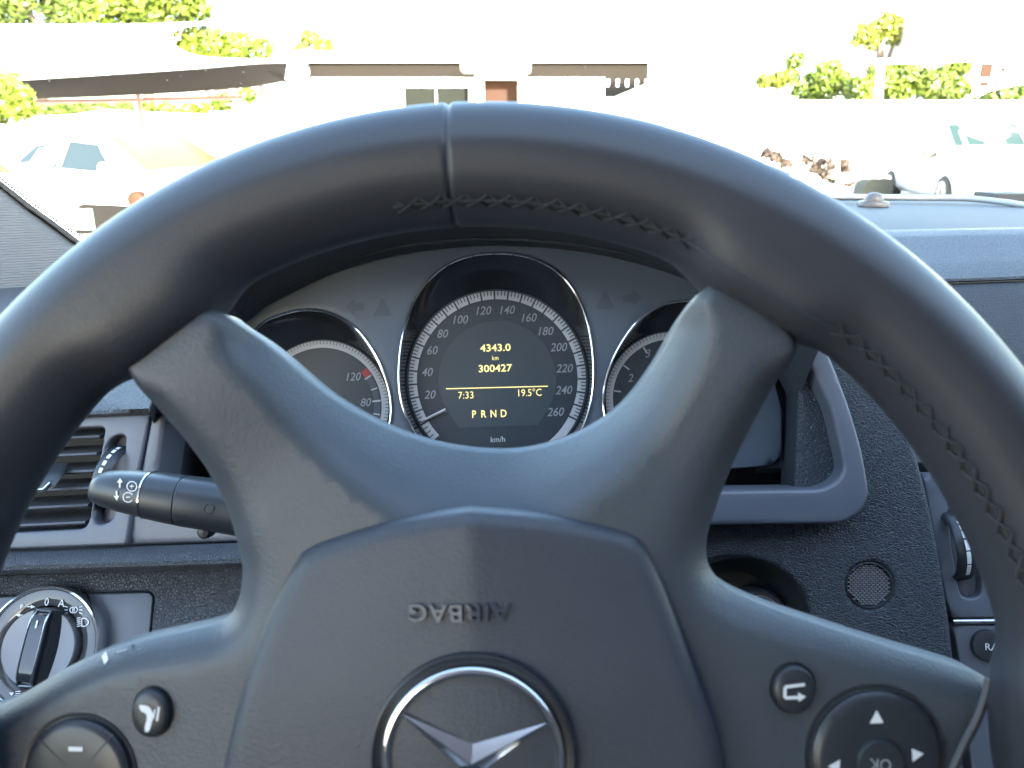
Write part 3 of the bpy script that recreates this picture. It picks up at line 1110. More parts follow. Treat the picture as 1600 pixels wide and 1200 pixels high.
def hub_h(u, v):
    u, v = np.asarray(u, float), np.asarray(v, float)
    k = 1 / (1 + np.exp(-(v - 0.055) / 0.012))
    r = np.sqrt(u * u + v * v)
    e = np.clip((r - 0.095) / 0.05, 0, 1)
    return 0.001 - (0.075 * (1 - k) + 0.025 * k) * soft(u) + 0.0085 * e * e * (3 - 2 * e) * k


def air_h(u, v):
    u, v = np.asarray(u, float), np.asarray(v, float)
    k = 1 / (1 + np.exp(-(v - 0.035) / 0.012))
    return 0.0105 - (0.09 * np.sqrt(u * u + 0.02 ** 2) - 0.0018) * (1 - k) - k * (0.13 * np.abs(u)) - 0.06 * np.maximum(v - 0.02, 0)


hub_px = [(211, 580), (210, 560), (224, 538), (258, 511), (300, 494), (332, 487), (354, 492), (372, 507), (420, 545), (500, 615), (590, 667), (680, 697), (775, 707), (850, 697), (920, 670), (980, 627), (1030, 562),
          (1070, 490), (1096, 456), (1122, 451), (1178, 474), (1213, 502), (1235, 532), (1237, 554), (1224, 580), (1192, 640), (1152, 720), (1122, 800), (1109, 850), (1114, 890), (1143, 921),
          (1200, 948), (1300, 982), (1400, 1014), (1480, 1037), (1540, 1058), (1556, 1082), (1540, 1130), (1505, 1200), (1478, 1270), (1440, 1330), (1320, 1400), (1100, 1530), (745, 1580), (400, 1530),
          (180, 1410), (20, 1330), (-60, 1260), (-82, 1170), (-60, 1128), (0, 1103), (50, 1075), (105, 1043), (165, 1018), (215, 1003), (300, 985), (345, 970), (365, 940), (371, 890),
          (363, 850), (345, 790), (320, 740), (285, 690), (245, 640)]
hub2 = [WF.uvh(x, y, lambda u, v: hub_h(u, v) - 0.006) for x, y in catmull(hub_px, 5)]


def hub_end(u, v):
    r = np.sqrt(u * u + v * v)
    return (1 / (1 + np.exp(-(r - 0.1405) / 0.0022))) * (v > 0.04)


def hub_R(u, v):
    u, v = np.asarray(u, float), np.asarray(v, float)
    e = hub_end(u, v)
    return (0.0090 + 0.0175 * np.exp(-(u / 0.050) ** 2) * (v > 0.0)) * (1 - e) + 0.0022 * e


def hub_D(u, v):
    u, v = np.asarray(u, float), np.asarray(v, float)
    e = hub_end(u, v)
    return (0.0078 + 0.0190 * np.exp(-(u / 0.050) ** 2) * (v > 0.0)) * (1 - e) + 0.0022 * e


def hub_pw(u, v):
    return 1.9 - 0.70 * np.exp(-(u / 0.05) ** 2) * (v > 0)


def hub_surf(u, v):
    u, v = np.atleast_1d(np.asarray(u, float)), np.atleast_1d(np.asarray(v, float))
    d = edge_dist(np.stack([u, v], 1), [hub2])
    return hub_h(u, v) - hub_D(u, v) * np.clip(1 - d / hub_R(u, v), 0, 1) ** hub_pw(u, v)


part('hub', plate([hub2], R=hub_R, D=hub_D, hf=hub_h, step=0.0035, skirt=0.012, power=hub_pw), M_SOFT, wheel, WF.M, 70)
air_px = [(724, 797), (740, 797), (850, 806), (930, 819), (985, 833), (1010, 853), (1035, 905), (1065, 985), (1095, 1070), (1120, 1140), (1135, 1220), (1130, 1320), (1060, 1440), (745, 1500), (430, 1440), (345, 1320), (338, 1240),
          (352, 1160), (370, 1090), (392, 1020), (425, 940), (462, 872), (480, 856), (510, 843), (600, 817), (680, 803)]
air2 = [WF.uvh(x, y, lambda u, v: air_h(u, v) - 0.001) for x, y in catmull(air_px, 4)]
air = part('airbag_cover', plate([air2], R=0.0055, D=0.005, hf=air_h, step=0.0032, skirt=0.006), M_AIR, wheel, WF.M, 70)
tx = MB()
put_text(tx, 'AIRBAG', WF.uvh(718, 958, air_h), 0.0048, 0.0013, rot=math.pi, depth=0.003, hf=air_h, sx=1.15, spacing=1.1, bold=0.01)
part('raised_lettering', tx, mat('lettering_vinyl', (0.060, 0.064, 0.074), 0.3), air, WF.M, 0)

# emblem: round recess, chrome ring and three-armed star
ec = WF.uvh(738, 1187, lambda u, v: 0.012)
ER = 0.0240
EH = 0.0110
em = MB()
em.lathe(ec[0], ec[1], [(ER * 0.97, EH - 0.001), (ER * 0.96, EH + 0.0006), (ER * 0.9, EH + 0.0009), (0.0, EH + 0.0012)], 64)
emb = part('emblem_base', em, M_AIR, wheel, WF.M)
mo = MB()
mo.lathe(ec[0], ec[1], [(ER * 1.17, EH - 0.002), (ER * 1.165, EH + 0.0004), (ER * 1.14, EH + 0.0007), (ER * 1.10, EH + 0.0001), (ER * 1.05, EH - 0.0002), (ER * 0.96, EH - 0.0002)], 64)
part('emblem_groove', mo, mat('groove_black', (0.020, 0.021, 0.024), 0.4), emb, WF.M)
ring = MB()
rw = 0.0014
ring.grid([[(ec[0] + (ER - 0.0004 + rw * math.cos(p)) * math.cos(t), ec[1] + (ER - 0.0004 + rw * math.cos(p)) * math.sin(t), EH + 0.0010 + rw * 0.9 * math.sin(p))
            for p in np.linspace(0, 2 * math.pi, 12, endpoint=False)] for t in np.linspace(0, 2 * math.pi, 80, endpoint=False)], closed_u=True, closed_v=True)
part('emblem_ring', ring, M_CHROME, emb, WF.M, 80)
star = MB()
rot = math.radians(26.5)
apex = (ec[0], ec[1], EH + 0.0040)
tips, mids = [], []
for k in range(3):
    a = rot + k * 2 * math.pi / 3
    tips.append((ec[0] + (ER - 0.001) * math.cos(a), ec[1] + (ER - 0.001) * math.sin(a)))
    b = a + math.pi / 3
    mids.append((ec[0] + 0.0042 * math.cos(b), ec[1] + 0.0042 * math.sin(b)))
V, F = [apex], []
for k in range(3):
    V += [(tips[k][0], tips[k][1], EH + 0.0020), (mids[k][0], mids[k][1], EH + 0.0012)]
for k in range(3):
    t, m, m0 = 1 + 2 * k, 2 + 2 * k, 2 + 2 * ((k - 1) % 3)
    F += [(0, t, m), (0, m0, t)]
star.add(V, F)
part('emblem_star', star, mat('star_chrome', (0.62, 0.62, 0.64), 0.14, 1.0), emb, WF.M, 0)

# buttons
hubh1 = lambda u, v: hub_h(u, v)


def button(name, cx, cy, rx, ry, h0, sym, base=0.0028):
    c = WF.uvh(cx, cy, lambda u, v: hub_h(u, v) + 0.001)
    k = 0.2205 / FPX
    a, b = rx * k, ry * k
    hc = float(hub_h(c[0], c[1]))
    sl_u = float(hub_h(c[0] + 0.01, c[1]) - hub_h(c[0] - 0.01, c[1])) / 0.02
    m = MB()
    rows = []
    for s_, h in ((1.10, -0.003), (1.09, 0.0006), (1.03, 0.0004), (1.0, -0.0008), (1.0, base * 0.55), (0.95, base * 0.85), (0.86, base), (0.45, base * 1.05), (0.0, base * 1.06)):
        rows.append([(c[0] + a * s_ * math.cos(t), c[1] + b * s_ * math.sin(t), hc + h + sl_u * a * s_ * math.cos(t)) for t in np.linspace(0, 2 * math.pi, 48, endpoint=False)])
    m.grid(rows, closed_u=True)
    o = part(name, m, M_BTN, wheel, WF.M)
    hf = lambda u, v: hc + sl_u * (np.asarray(u) - c[0]) + base * 1.06
    return o, hf


def sym_poly(mb, pts, hf, up=0.0003):
    q = [WF.uvh(x, y, hf) for x, y in pts]
    return flat(mb, q, up, hf)


def sym_line(mb, pts, w, hf, up=0.0003):
    for i in range(len(pts) - 1):
        a, b = WF.uvh(*pts[i], hf), WF.uvh(*pts[i + 1], hf)
        line(mb, a, b, w * 0.2205 / FPX, up + 0.00002 * i, hf)
    return mb


o, hf = button('return_button', 1240, 1076, 34, 37, 0, None)
s = MB()
sym_line(s, [(1257, 1069), (1226, 1073), (1226, 1090), (1250, 1089)], 5, hf)
sym_poly(s, [(1246, 1081), (1259, 1088), (1247, 1096)], hf, 0.0004)
part('button_symbol', s, M_WHITE, o, WF.M, 0)
o, hf = button('call_button', 237, 1113, 32, 38, 0, None)
s = MB()
sym_poly(s, catmull([(218, 1103), (222, 1101), (234, 1104), (240, 1116), (238, 1128), (234, 1141), (228, 1143), (227, 1136), (230, 1124), (229, 1115), (221, 1110)], 3), hf)
sym_line(s, [(243, 1108), (240, 1122)], 3, hf)
sym_line(s, [(249, 1104), (246, 1126)], 3.4, hf)
part('button_symbol', s, M_WHITE, o, WF.M, 0)


def pad(name, cx, cy, rpx, grooves):
    o, hf = button(name, cx, cy, rpx, rpx, 0, None, 0.0030)
    g = MB()
    for a in grooves:
        d = np.array([math.cos(D2(a)), -math.sin(D2(a))])
        sym_line(g, [(cx + d[0] * rpx * 0.30, cy + d[1] * rpx * 0.30), (cx + d[0] * rpx * 0.93, cy + d[1] * rpx * 0.93)], 2.2, hf, 0.00006)
    part('groove', g, M_DARK, o, WF.M, 0)
    return o, hf


o, hf = pad('menu_pad', 1370, 1184, 104, (48, 138, 228, 318))
s = MB()
for pts in ([(1358, 1130), (1380, 1129), (1369, 1109)], [(1424, 1169), (1425, 1190), (1443, 1177)], [(1312, 1186), (1311, 1206), (1293, 1197)], [(1358, 1238), (1380, 1237), (1369, 1257)]):
    sym_poly(s, pts, hf)
part('button_symbol', s, M_WHITE, o, WF.M, 0)
oc = WF.uvh(1374, 1190, hf)
okh = float(hf(oc[0], oc[1]))
ok = part('ok_button', MB().lathe(oc[0], oc[1], [(0.0066, okh - 0.001), (0.0066, okh + 0.0006), (0.0060, okh + 0.0014), (0.003, okh + 0.0016), (0, okh + 0.0016)], 32), M_BTN, o, WF.M)
part('button_symbol', put_text(MB(), 'OK', WF.uvh(1371, 1191, hf), 0.0034, okh + 0.0019, rot=math.pi - 0.06, sx=0.9), M_GREY, ok, WF.M, 0)
o, hf = pad('volume_pad', 122, 1212, 92, (50, 138, 228, 318))
s = MB()
sym_line(s, [(108, 1169.5), (130, 1170)], 7, hf)
sym_line(s, [(112, 1250), (136, 1249)], 7, hf)
sym_line(s, [(124, 1238), (124, 1262)], 7, hf, 0.0004)
part('button_symbol', s, M_WHITE, o, WF.M, 0)
# light trim line at the end of the right lower spoke
tl = [WF.uvh(x, y, lambda u, v: 0.006) for x, y in catmull([(1553, 1066), (1549, 1090), (1535, 1130), (1512, 1175), (1490, 1225)], 6, False)]
part('spoke_trim', MB().tube([(a[0], a[1], 0.003) for a in tl], 0.0009, 8), mat('grey_edge', (0.055, 0.055, 0.06), 0.5), wheel, WF.M)
sf1 = lambda u, v: hub_surf(u, v)[0] if np.ndim(u) == 0 else hub_surf(u, v)
for nm_, pts_, w_, m_ in (('spoke_mark', [(163, 1021), (167, 1034)], 7, M_WHITE), ('spoke_mark', [(183, 1019), (199, 1014)], 2.5, M_GREY), ('spoke_slit', [(207, 1006), (209, 1012)], 3, M_DARK)):
    q_ = [WF.uvh(x, y, sf1) for x, y in pts_]
    part(nm_, line(MB(), q_[0], q_[1], w_ * 0.2205 / FPX, 0.0003, sf1), m_, wheel, WF.M, 0)
part('column_tube', MB().lathe(0, 0, [(0.034, -0.012), (0.036, -0.05), (0.036, -0.20)], 40), M_DARK, wheel, WF.M)

# ------------------------------------------------------------------ control stalk
SF = Frame(250, 775, 0.362, elev=17.5, yaw=0, roll=0)
stalk = thing('control_stalk', 'black control stalk with plus and minus print left behind the steering wheel', 'control stalk', SF.M)


def stalk_seg(stations, m, name, parent):
    rows = []
    for x, y0, y1, hz in stations:
        (u0, v0), (u1, v1) = SF.uv(x, y0), SF.uv(x - 0.22 * (y1 - y0) * 0.5 * 1.0, y1)
        # stations lean: the lower end lies further left
        c = ((u0 + u1) / 2, (v0 + v1) / 2)
        du, dv = (u0 - u1) / 2, (v0 - v1) / 2
        row = []
        for a in np.linspace(0, 2 * math.pi, 28, endpoint=False):
            sa, ca = math.sin(a), math.cos(a)
            sa = math.copysign(abs(sa) ** 0.8, sa)
            ca = math.copysign(abs(ca) ** 0.8, ca)
            row.append((c[0] + du * sa, c[1] + dv * sa, hz * ca))
        rows.append(row)
    return part(name, MB().grid(rows, closed_u=True, cap=True), m, parent, SF.M, 50)


tip = stalk_seg([(148, 759, 772, 0.003), (150, 749, 780, 0.006), (157, 741, 784, 0.0085), (170, 736, 789, 0.010), (200, 735, 799, 0.0115), (238, 737, 808, 0.0125)], M_BTN, 'stalk_tip', stalk)
stalk_seg([(238, 736.5, 809, 0.0128), (240.5, 736.5, 810, 0.0128)], M_CHROME, 'stalk_ring', stalk)
stalk_seg([(241, 738, 809, 0.0125), (265, 740.5, 815, 0.0125), (290, 743.5, 820, 0.0125)], M_BTN, 'stalk_middle', stalk)
stalk_seg([(290.5, 745, 819, 0.0118), (292, 745, 819, 0.0118)], M_GREY, 'stalk_joint', stalk)
base = stalk_seg([(292.5, 744, 821, 0.0125), (330, 748, 827, 0.0125), (380, 756, 836, 0.0125), (470, 770, 850, 0.0125)], M_BTN, 'stalk_base', stalk)
hS = 0.0122


def stalk_print(mb, fn):
    fn(mb)
    return mb


pr = MB()
for (x, y, up) in ((187, 754, 1), (182, 775, -1)):
    px_shape(pr, SF, [(x - 1.2, y + 8 * up), (x - 1.2, y), (x - 4.5, y), (x + 0.6, y - 7 * up), (x + 4.5, y - 0.5), (x + 1.6, y - 0.2), (x + 1.2, y + 8 * up)], hS)
for (x, y, plus) in ((206, 760, True), (200, 777, False)):
    c = SF.uv(x, y, hS)
    k = SF.size(1)
    arc_band(pr, c, 6.6 * k, 8.0 * k, 0, 2 * math.pi, hS, 32)
    line(pr, (c[0] - 3 * k, c[1]), (c[0] + 3 * k, c[1] + 0.4 * k), 1.4 * k, hS + 0.0001)
    if plus:
        line(pr, (c[0], c[1] - 3 * k), (c[0], c[1] + 3 * k), 1.4 * k, hS + 0.0002)
part('stalk_print', pr, M_WHITE, tip, SF.M, 0)
c = SF.uv(327, 795, 0.0124)
part('stalk_cap', MB().lathe(c[0], c[1], [(SF.size(8), 0.011), (SF.size(8), 0.0126), (SF.size(7.2), 0.0129), (SF.size(6.6), 0.0126), (0, 0.0126)], 28), M_BTN, base, SF.M)
c = SF.uv(323, 829, 0.0)
kn = MB()
rows = []
for s_, h in ((0.7, -0.004), (1.0, -0.003), (1.0, 0.003), (0.7, 0.004), (0.0, 0.0042)):
    rows.append([(c[0] + SF.size(11) * s_ * (1 + 0.06 * (k % 2)) * math.cos(2 * math.pi * k / 32), c[1] + SF.size(11) * s_ * (1 + 0.06 * (k % 2)) * math.sin(2 * math.pi * k / 32), h) for k in range(32)])
part('adjust_knob', kn.grid(rows, closed_u=True), M_BTN, stalk, SF.M)

# ------------------------------------------------------------------ light switch
LSF = Frame(70, 1010, 0.448, elev=33, yaw=-3, roll=1.8)
lsw = thing('light_switch', 'round rotary light switch with chrome ring on the dashboard left of the wheel', 'light switch', LSF.M)
sc0 = LSF.uv(71, 1011, 0)
k = LSF.size(1)
R0 = 0.0345
m = MB()
m.lathe(sc0[0], sc0[1], [(R0 * 1.0, -0.006), (R0 * 1.0, 0.004), (R0 * 0.985, 0.0054), (R0 * 0.955, 0.0058), (R0 * 0.93, 0.0050), (R0 * 0.925, 0.0040)], 80)
part('chrome_ring', m, M_CHROME, lsw, LSF.M)
m = MB()
m.lathe(sc0[0], sc0[1], [(R0 * 0.926, 0.0040), (R0 * 0.80, 0.0036), (R0 * 0.69, 0.0028), (R0 * 0.66, 0.0016), (R0 * 0.645, -0.003)], 80)
dialf = part('dial_face', m, mat('gloss_dial', (0.06, 0.06, 0.062), 0.10), lsw, LSF.M, 60)
m = MB()
m.lathe(sc0[0], sc0[1], [(R0 * 0.645, -0.003), (R0 * 0.635, 0.006), (R0 * 0.615, 0.0072), (R0 * 0.58, 0.0070), (R0 * 0.3, 0.0066), (0, 0.0064)], 64)
knob = part('knob', m, mat('knob_satin', (0.13, 0.13, 0.135), 0.36, 0.5), lsw, LSF.M)
# grip bar across the knob
gang = math.radians(84)
tx_, ty_ = math.cos(gang), math.sin(gang)
nx_, ny_ = ty_, -tx_
L_ = R0 * 0.61
rows = []
for s_ in np.linspace(-1, 1, 15):
    e = (1 - abs(s_) ** 6) ** 0.5
    hw_, ht_ = 0.0042 + 0.0008 * (1 - s_ * s_), 0.007 + 0.0062 * e
    cx_, cy_ = sc0[0] + tx_ * L_ * s_, sc0[1] + ty_ * L_ * s_
    row = []
    for q, h in ((-2.0, 0.006), (-1.35, 0.009), (-1.08, 0.75 * ht_), (-1.0, 0.95 * ht_), (-0.9, ht_), (0.9, ht_), (1.0, 0.95 * ht_), (1.08, 0.75 * ht_), (1.5, 0.010), (2.4, 0.006)):
        row.append((cx_ + nx_ * hw_ * q, cy_ + ny_ * hw_ * q, max(h, 0.0062)))
    rows.append(row)
grip = part('grip', MB().grid(rows, cap=True, flip=True), M_GLOSS, lsw, LSF.M, 35)
rows_o = []
for sgn in (-1, 1):
    for s_ in (np.linspace(-0.97, 0.97, 12) if sgn < 0 else np.linspace(0.97, -0.97, 12)):
        cx_, cy_ = sc0[0] + tx_ * L_ * s_, sc0[1] + ty_ * L_ * s_
        hw_ = 0.0042 + 0.0008 * (1 - s_ * s_)
        e = (1 - abs(s_) ** 6) ** 0.5
        rows_o.append((cx_ + nx_ * hw_ * 0.95 * sgn, cy_ + ny_ * hw_ * 0.95 * sgn, 0.007 + 0.0062 * e))
part('grip_edge', MB().tube(rows_o, 0.00055, 6, closed=True), M_SATIN, grip, LSF.M)
pm = MB()
a, b = (sc0[0] + tx_ * L_ * 0.72, sc0[1] + ty_ * L_ * 0.72), (sc0[0] + tx_ * L_ * 0.52, sc0[1] + ty_ * L_ * 0.52)
line(pm, a, b, 0.0011, 0.0136)
part('grip_mark', pm, M_WHITE, grip, LSF.M, 0)
pr = MB()
hf = 0.0044


def at(px, py):
    return LSF.uv(px, py, hf)


put_text(pr, '0', at(73, 940), 12 * k, hf, sx=0.9)
put_text(pr, 'A', at(96, 942), 12 * k, hf, sx=0.95)
put_text(pr, 'P', at(34, 948), 8 * k, hf, sx=0.9)
for x, y, s_ in ((51, 948, 1), (28, 961, -1)):
    px_shape(pr, LSF, [(x - 3, y - 3), (x - 3, y + 3), (x + 4, y)] if s_ > 0 else [(x + 3, y - 3), (x + 3, y + 3), (x - 4, y)], hf)
    line(pr, at(x - 9 * s_, y), at(x - 2 * s_, y), 1.3 * k, hf + 0.0001)
# side light symbol
for sgn in (-1, 1):
    c_ = at(115 + 4 * sgn, 953)
    q = [(c_[0] + sgn * (-3 + 5 * math.sin(t)) * k, c_[1] + 4.5 * math.cos(t) * k) for t in np.linspace(0, math.pi, 10)]
    for i in range(len(q) - 1):
        line(pr, q[i], q[i + 1], 1.2 * k, hf)
    line(pr, q[-1], q[0], 1.2 * k, hf + 0.0001)
    for dy in (-6, 0, 6):
        line(pr, at(115 + sgn * 9, 953 + dy * 0.7), at(115 + sgn * 14, 953 + dy), 1.1 * k, hf + 0.0002)
# headlamp symbol
q = [at(128, 966), at(134, 966), at(138, 970), at(138, 974), at(134, 978), at(128, 979), at(128, 966)]
for i in range(len(q) - 1):
    line(pr, q[i], q[i + 1], 1.3 * k, hf + 0.00002 * i)
for dy in range(5):
    line(pr, at(120, 966 + dy * 3.2), at(126, 965 + dy * 3.2), 1.2 * k, hf)
# fog symbols at the bottom
px_shape(pr, LSF, [(14, 1082), (22, 1082), (18, 1087)], hf)
for dy in range(4):
    line(pr, at(24, 1081 + dy * 3), at(32, 1080 + dy * 3), 1.1 * k, hf)
part('dial_symbols', pr, M_WHITE, dialf, LSF.M, 0)

# ================================================================== outdoors
M_GROUND = mat('pale_concrete', (0.42, 0.41, 0.40), 0.9, vary=0.15, vscale=0.6)
M_WPAINT = mat('white_paint', (0.80, 0.79, 0.76), 0.7, vary=0.04, vscale=2)
M_WALLB = mat('cream_wall', (0.75, 0.72, 0.64), 0.85, vary=0.05, vscale=1.5)
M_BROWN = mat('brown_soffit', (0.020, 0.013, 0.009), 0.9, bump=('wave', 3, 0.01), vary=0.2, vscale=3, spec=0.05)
M_GLASSD = mat('dark_window', (0.009, 0.010, 0.008), 0.5, spec=0.03)
M_DOORB = mat('brown_door', (0.032, 0.018, 0.013), 0.8, spec=0.04)
M_TRUNK = mat('bark', (0.10, 0.075, 0.055), 0.9)
M_LEAF = [mat('leaf_a', (0.070, 0.100, 0.004), 0.6, vary=0.75, vscale=1.3), mat('leaf_b', (0.050, 0.075, 0.006), 0.6, vary=0.8, vscale=1.3),
          mat('leaf_c', (0.115, 0.130, 0.010), 0.6, vary=0.6, vscale=1.3)]
M_CARW = mat('white_car_paint', (0.78, 0.78, 0.76), 0.25, coat=0.6)
M_TYRE = mat('tyre_rubber', (0.02, 0.02, 0.02), 0.8)
M_ALLOY = mat('alloy', (0.45, 0.43, 0.41), 0.35, 0.8)


def gz(x, y=0):
    return 0.055 * min(x + 0.8, 0.0)


g = MB()
xs = [-400, -120, -40, -20, -10, -5, -2.5, -0.8, 2, 10, 40, 120, 400]
ys = [-300, -60, -10, 0, 5, 10, 20, 40, 100, 300, 900]
g.grid([[(x, y, max(gz(x), -3.0)) for x in xs] for y in ys])
structure('ground', g, M_GROUND)


def box_w(mb, a, b, y0, y1):
    """a box whose front lies on the plane y0, from picture corner a to picture corner b"""
    p, q = Wy(a[0], a[1], y0), Wy(b[0], b[1], y0)
    return mb.box((min(p[0], q[0]), y0, min(p[2], q[2])), (max(p[0], q[0]), y1, max(p[2], q[2])))


def base_m(x, y, z=None):
    M = np.eye(4)
    M[:3, 3] = (x, y, gz(x) if z is None else z)
    return M


# white building in the middle
Yb = 20.0
q = Wy(745, 200, Yb)
bld = thing('white_building', 'low white building with flat roof and shaded eaves behind the steering wheel', 'building', base_m(q[0], Yb))
zt = Wy(0, 121, 19.6)[2]
w = MB()
a, b = Wy(487, 122, 19.6), Wy(945, 122, 19.6)
w.box((a[0], 19.6, -0.5), (b[0], 27, zt))
part('wall', w, M_WPAINT, bld)
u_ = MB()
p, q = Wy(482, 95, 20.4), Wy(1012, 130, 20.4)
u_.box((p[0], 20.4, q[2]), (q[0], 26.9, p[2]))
part('upper_wall', u_, mat('eaves_shade', (0.013, 0.011, 0.009), 0.9, spec=0.05), bld)  # shade under the eaves put into the wall's near-black colour
r_ = MB()
p, q = Wy(452, 80, 20.2), Wy(1020, 97, 20.2)
r_.box((p[0], 20.2, q[2]), (q[0], 27.4, p[2]))
part('roof', r_, M_WPAINT, bld)
for i in range(5):
    k_ = MB()
    x = Wy(950 + i * 15, 128, 20.3)
    k_.box((x[0] - 0.03, 20.28, x[2] - 0.10), (x[0] + 0.03, 20.36, x[2] + 0.06))
    part('baluster', k_, M_WPAINT, bld)
wi = MB()
box_w(wi, (632, 137), (732, 172), 19.56, 19.66)
wo = part('window', wi, M_GLASSD, bld)
fr_ = MB()
box_w(fr_, (628, 134), (736, 137), 19.5, 19.62)
box_w(fr_, (680, 137), (683, 172), 19.53, 19.62)
part('window_frame', fr_, M_WPAINT, wo)
po = MB()
box_w(po, (720, 99), (829, 109), 18.6, 19.6)
box_w(po, (742, 109), (756, 200), 18.8, 19.2)
box_w(po, (810, 109), (822, 200), 18.8, 19.2)
box_w(po, (742, 109), (822, 122), 18.85, 19.55)
part('porch', po, M_WALLB, bld)
do = MB()
box_w(do, (757, 123), (809, 200), 19.52, 19.64)
part('door', do, M_DOORB, bld)
pc = MB()
box_w(pc, (446, 96), (476, 200), 18.95, 19.5)
part('corner_pier', pc, M_WPAINT, bld)

# white perimeter walls
wl1 = MB()
for a, b, Y in (((1040, 157), (1900, 330), 23.0),):
    box_w(wl1, a, b, Y, Y + 0.25)
q = Wy(1400, 300, 23)
M_ = base_m(q[0], 23, 0)
solo('white_wall', wl1.xf(np.linalg.inv(M_)), M_WPAINT, 'long white wall behind the vehicles on the right', 'wall', M_)
wl2 = MB()
q0 = [(-300, 184), (0, 181), (60, 182), (110, 180), (165, 171), (230, 175), (300, 178), (372, 180), (480, 184)]
pts = [Wy(x, y, 19.0) for x, y in q0]
wl2.add([(p[0], 19.0, p[2]) for p in pts] + [(p[0], 19.3, p[2]) for p in pts] + [(p[0], 19.0, -2) for p in pts] + [(p[0], 19.3, -2) for p in pts],
        [f for i in range(len(pts) - 1) for n in [len(pts)] for f in ((i, i + 1, n + i + 1, n + i), (2 * n + i, 2 * n + i + 1, i + 1, i), (n + i, n + i + 1, 3 * n + i + 1, 3 * n + i))])
M_ = base_m(-8, 19, 0)
solo('white_wall', wl2.xf(np.linalg.inv(M_)), M_WPAINT, 'white garden wall with uneven top below the brown carport', 'wall', M_, angle=0)
bt = MB()
box_w(bt, (326, 174), (369, 179), 18.7, 19.3)
solo('blue_board', bt, mat('blue_paint', (0.05, 0.20, 0.42), 0.6), 'short blue board lying on top of the white garden wall', 'board')

# carport with white fascia and brown underside
cp = thing('carport', 'white carport with curved fascia and dark brown underside at left', 'carport', base_m(-6, 13))
fas = [(-160, 41), (0, 38), (150, 39), (250, 37), (345, 33), (345, 35.5), (292, 40), (270, 48), (262, 57), (267, 68), (284, 80), (310, 88), (345, 91), (400, 93), (476, 88), (476, 96), (400, 98.5), (300, 107), (150, 117), (40, 124), (-160, 130)]
fp = [Wy(x, y, 12.0) for x, y in fas]
f_ = MB().prism([(p[0], p[2]) for p in fp], 0, 0.08)
f_.v = [(x, 12.0 + y, z) for x, z, y in f_.v]
f_.f = [tuple(reversed(q)) for q in f_.f]
part('fascia', f_, M_WPAINT, cp, angle=30)
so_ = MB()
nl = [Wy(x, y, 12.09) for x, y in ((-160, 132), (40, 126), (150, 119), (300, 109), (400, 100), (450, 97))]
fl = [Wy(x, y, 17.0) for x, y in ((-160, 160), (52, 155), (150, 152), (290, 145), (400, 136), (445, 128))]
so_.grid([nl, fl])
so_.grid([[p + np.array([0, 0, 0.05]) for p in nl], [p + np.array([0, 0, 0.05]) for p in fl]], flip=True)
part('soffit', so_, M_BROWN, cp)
part('rear_beam', MB().tube([Wy(x, y, 17.0) + np.array([0, 0, -0.03]) for x, y in ((40, 157), (200, 154), (300, 151.5), (380, 150))], 0.045, 8), mat('pink_paint', (0.55, 0.33, 0.27), 0.7), cp)
for x, y in ((215, 142), (408, 130)):
    p = Wy(x, y, 16.8)
    part('post', MB().tube([(p[0], p[1], gz(p[0]) - 0.1), (p[0], p[1], p[2] + 0.03)], 0.05, 8), MATS['pink_paint'], cp)
for x, y0, y1, Y in ((213, 113, 118, 13), (404, 101, 118, 13)):
    a = Wy(x, y0, Y)
    b = Wy(x + 60, y1 + 20, 16.5)
    part('brace', MB().tube([a, b], 0.03, 6), M_BROWN, cp)


# trees and shrubs
def leaf_cloud(lobes, n, size, mb=None):
    mb = mb or MB()
    tot = sum(l[3] ** 2 for l in lobes)
    for cx, cy, cz, r in lobes:
        for _ in range(int(n * r * r / tot)):
            d = RNG.normal(size=3)
            d /= np.linalg.norm(d)
            p = np.array([cx, cy, cz]) + d * r * RNG.uniform(0.35, 1.0) ** 0.6 * np.array([1, 1, 0.85])
            a = RNG.normal(size=3)
            a /= np.linalg.norm(a)
            b = np.cross(a, d + RNG.normal(size=3) * 0.5)
            b /= np.linalg.norm(b) + 1e-9
            s_ = size * RNG.uniform(0.5, 1.2)
            mb.add([p - a * s_, p - b * s_ * 0.5, p + a * s_, p + b * s_ * 0.5], [(0, 1, 2, 3)])
    return mb


def tree(name, label, cat, group, base, lobes_px, Y, n=1500, leaf=0.16, m=0, trunk=True):
    """lobes_px: (px, py, radius px) on the plane y = Y"""
    k = Y / FPX
    bx = Wy(base, 200, Y)[0]
    M_ = base_m(bx, Y)
    t = thing(name, label, cat, M_, group)
    lobes = []
    for x, y, r in lobes_px:
        p = Wy(x, y, Y)
        lobes.append((p[0], p[1] + RNG.uniform(-0.5, 0.5) * r * k, p[2], r * k))
    part('crown', leaf_cloud(lobes, n, leaf), M_LEAF[m], t, angle=0)
    if trunk:
        tb_ = MB()
        top = np.mean([l[:3] for l in lobes], 0)
        b0 = np.array([bx, Y, gz(bx) - 0.1])
        r0 = 0.05 + 0.02 * len(lobes)
        tb_.tube([b0, b0 * 0.5 + top * 0.5 + np.array([0.1, 0, 0]), top], [r0 * 1.4, r0, r0 * 0.5], 8)
        for l in lobes[:5]:
            tb_.tube([b0 * 0.45 + top * 0.55, np.array(l[:3])], [r0 * 0.5, r0 * 0.15], 6)
        part('trunk', tb_, M_TRUNK, t)
    return t


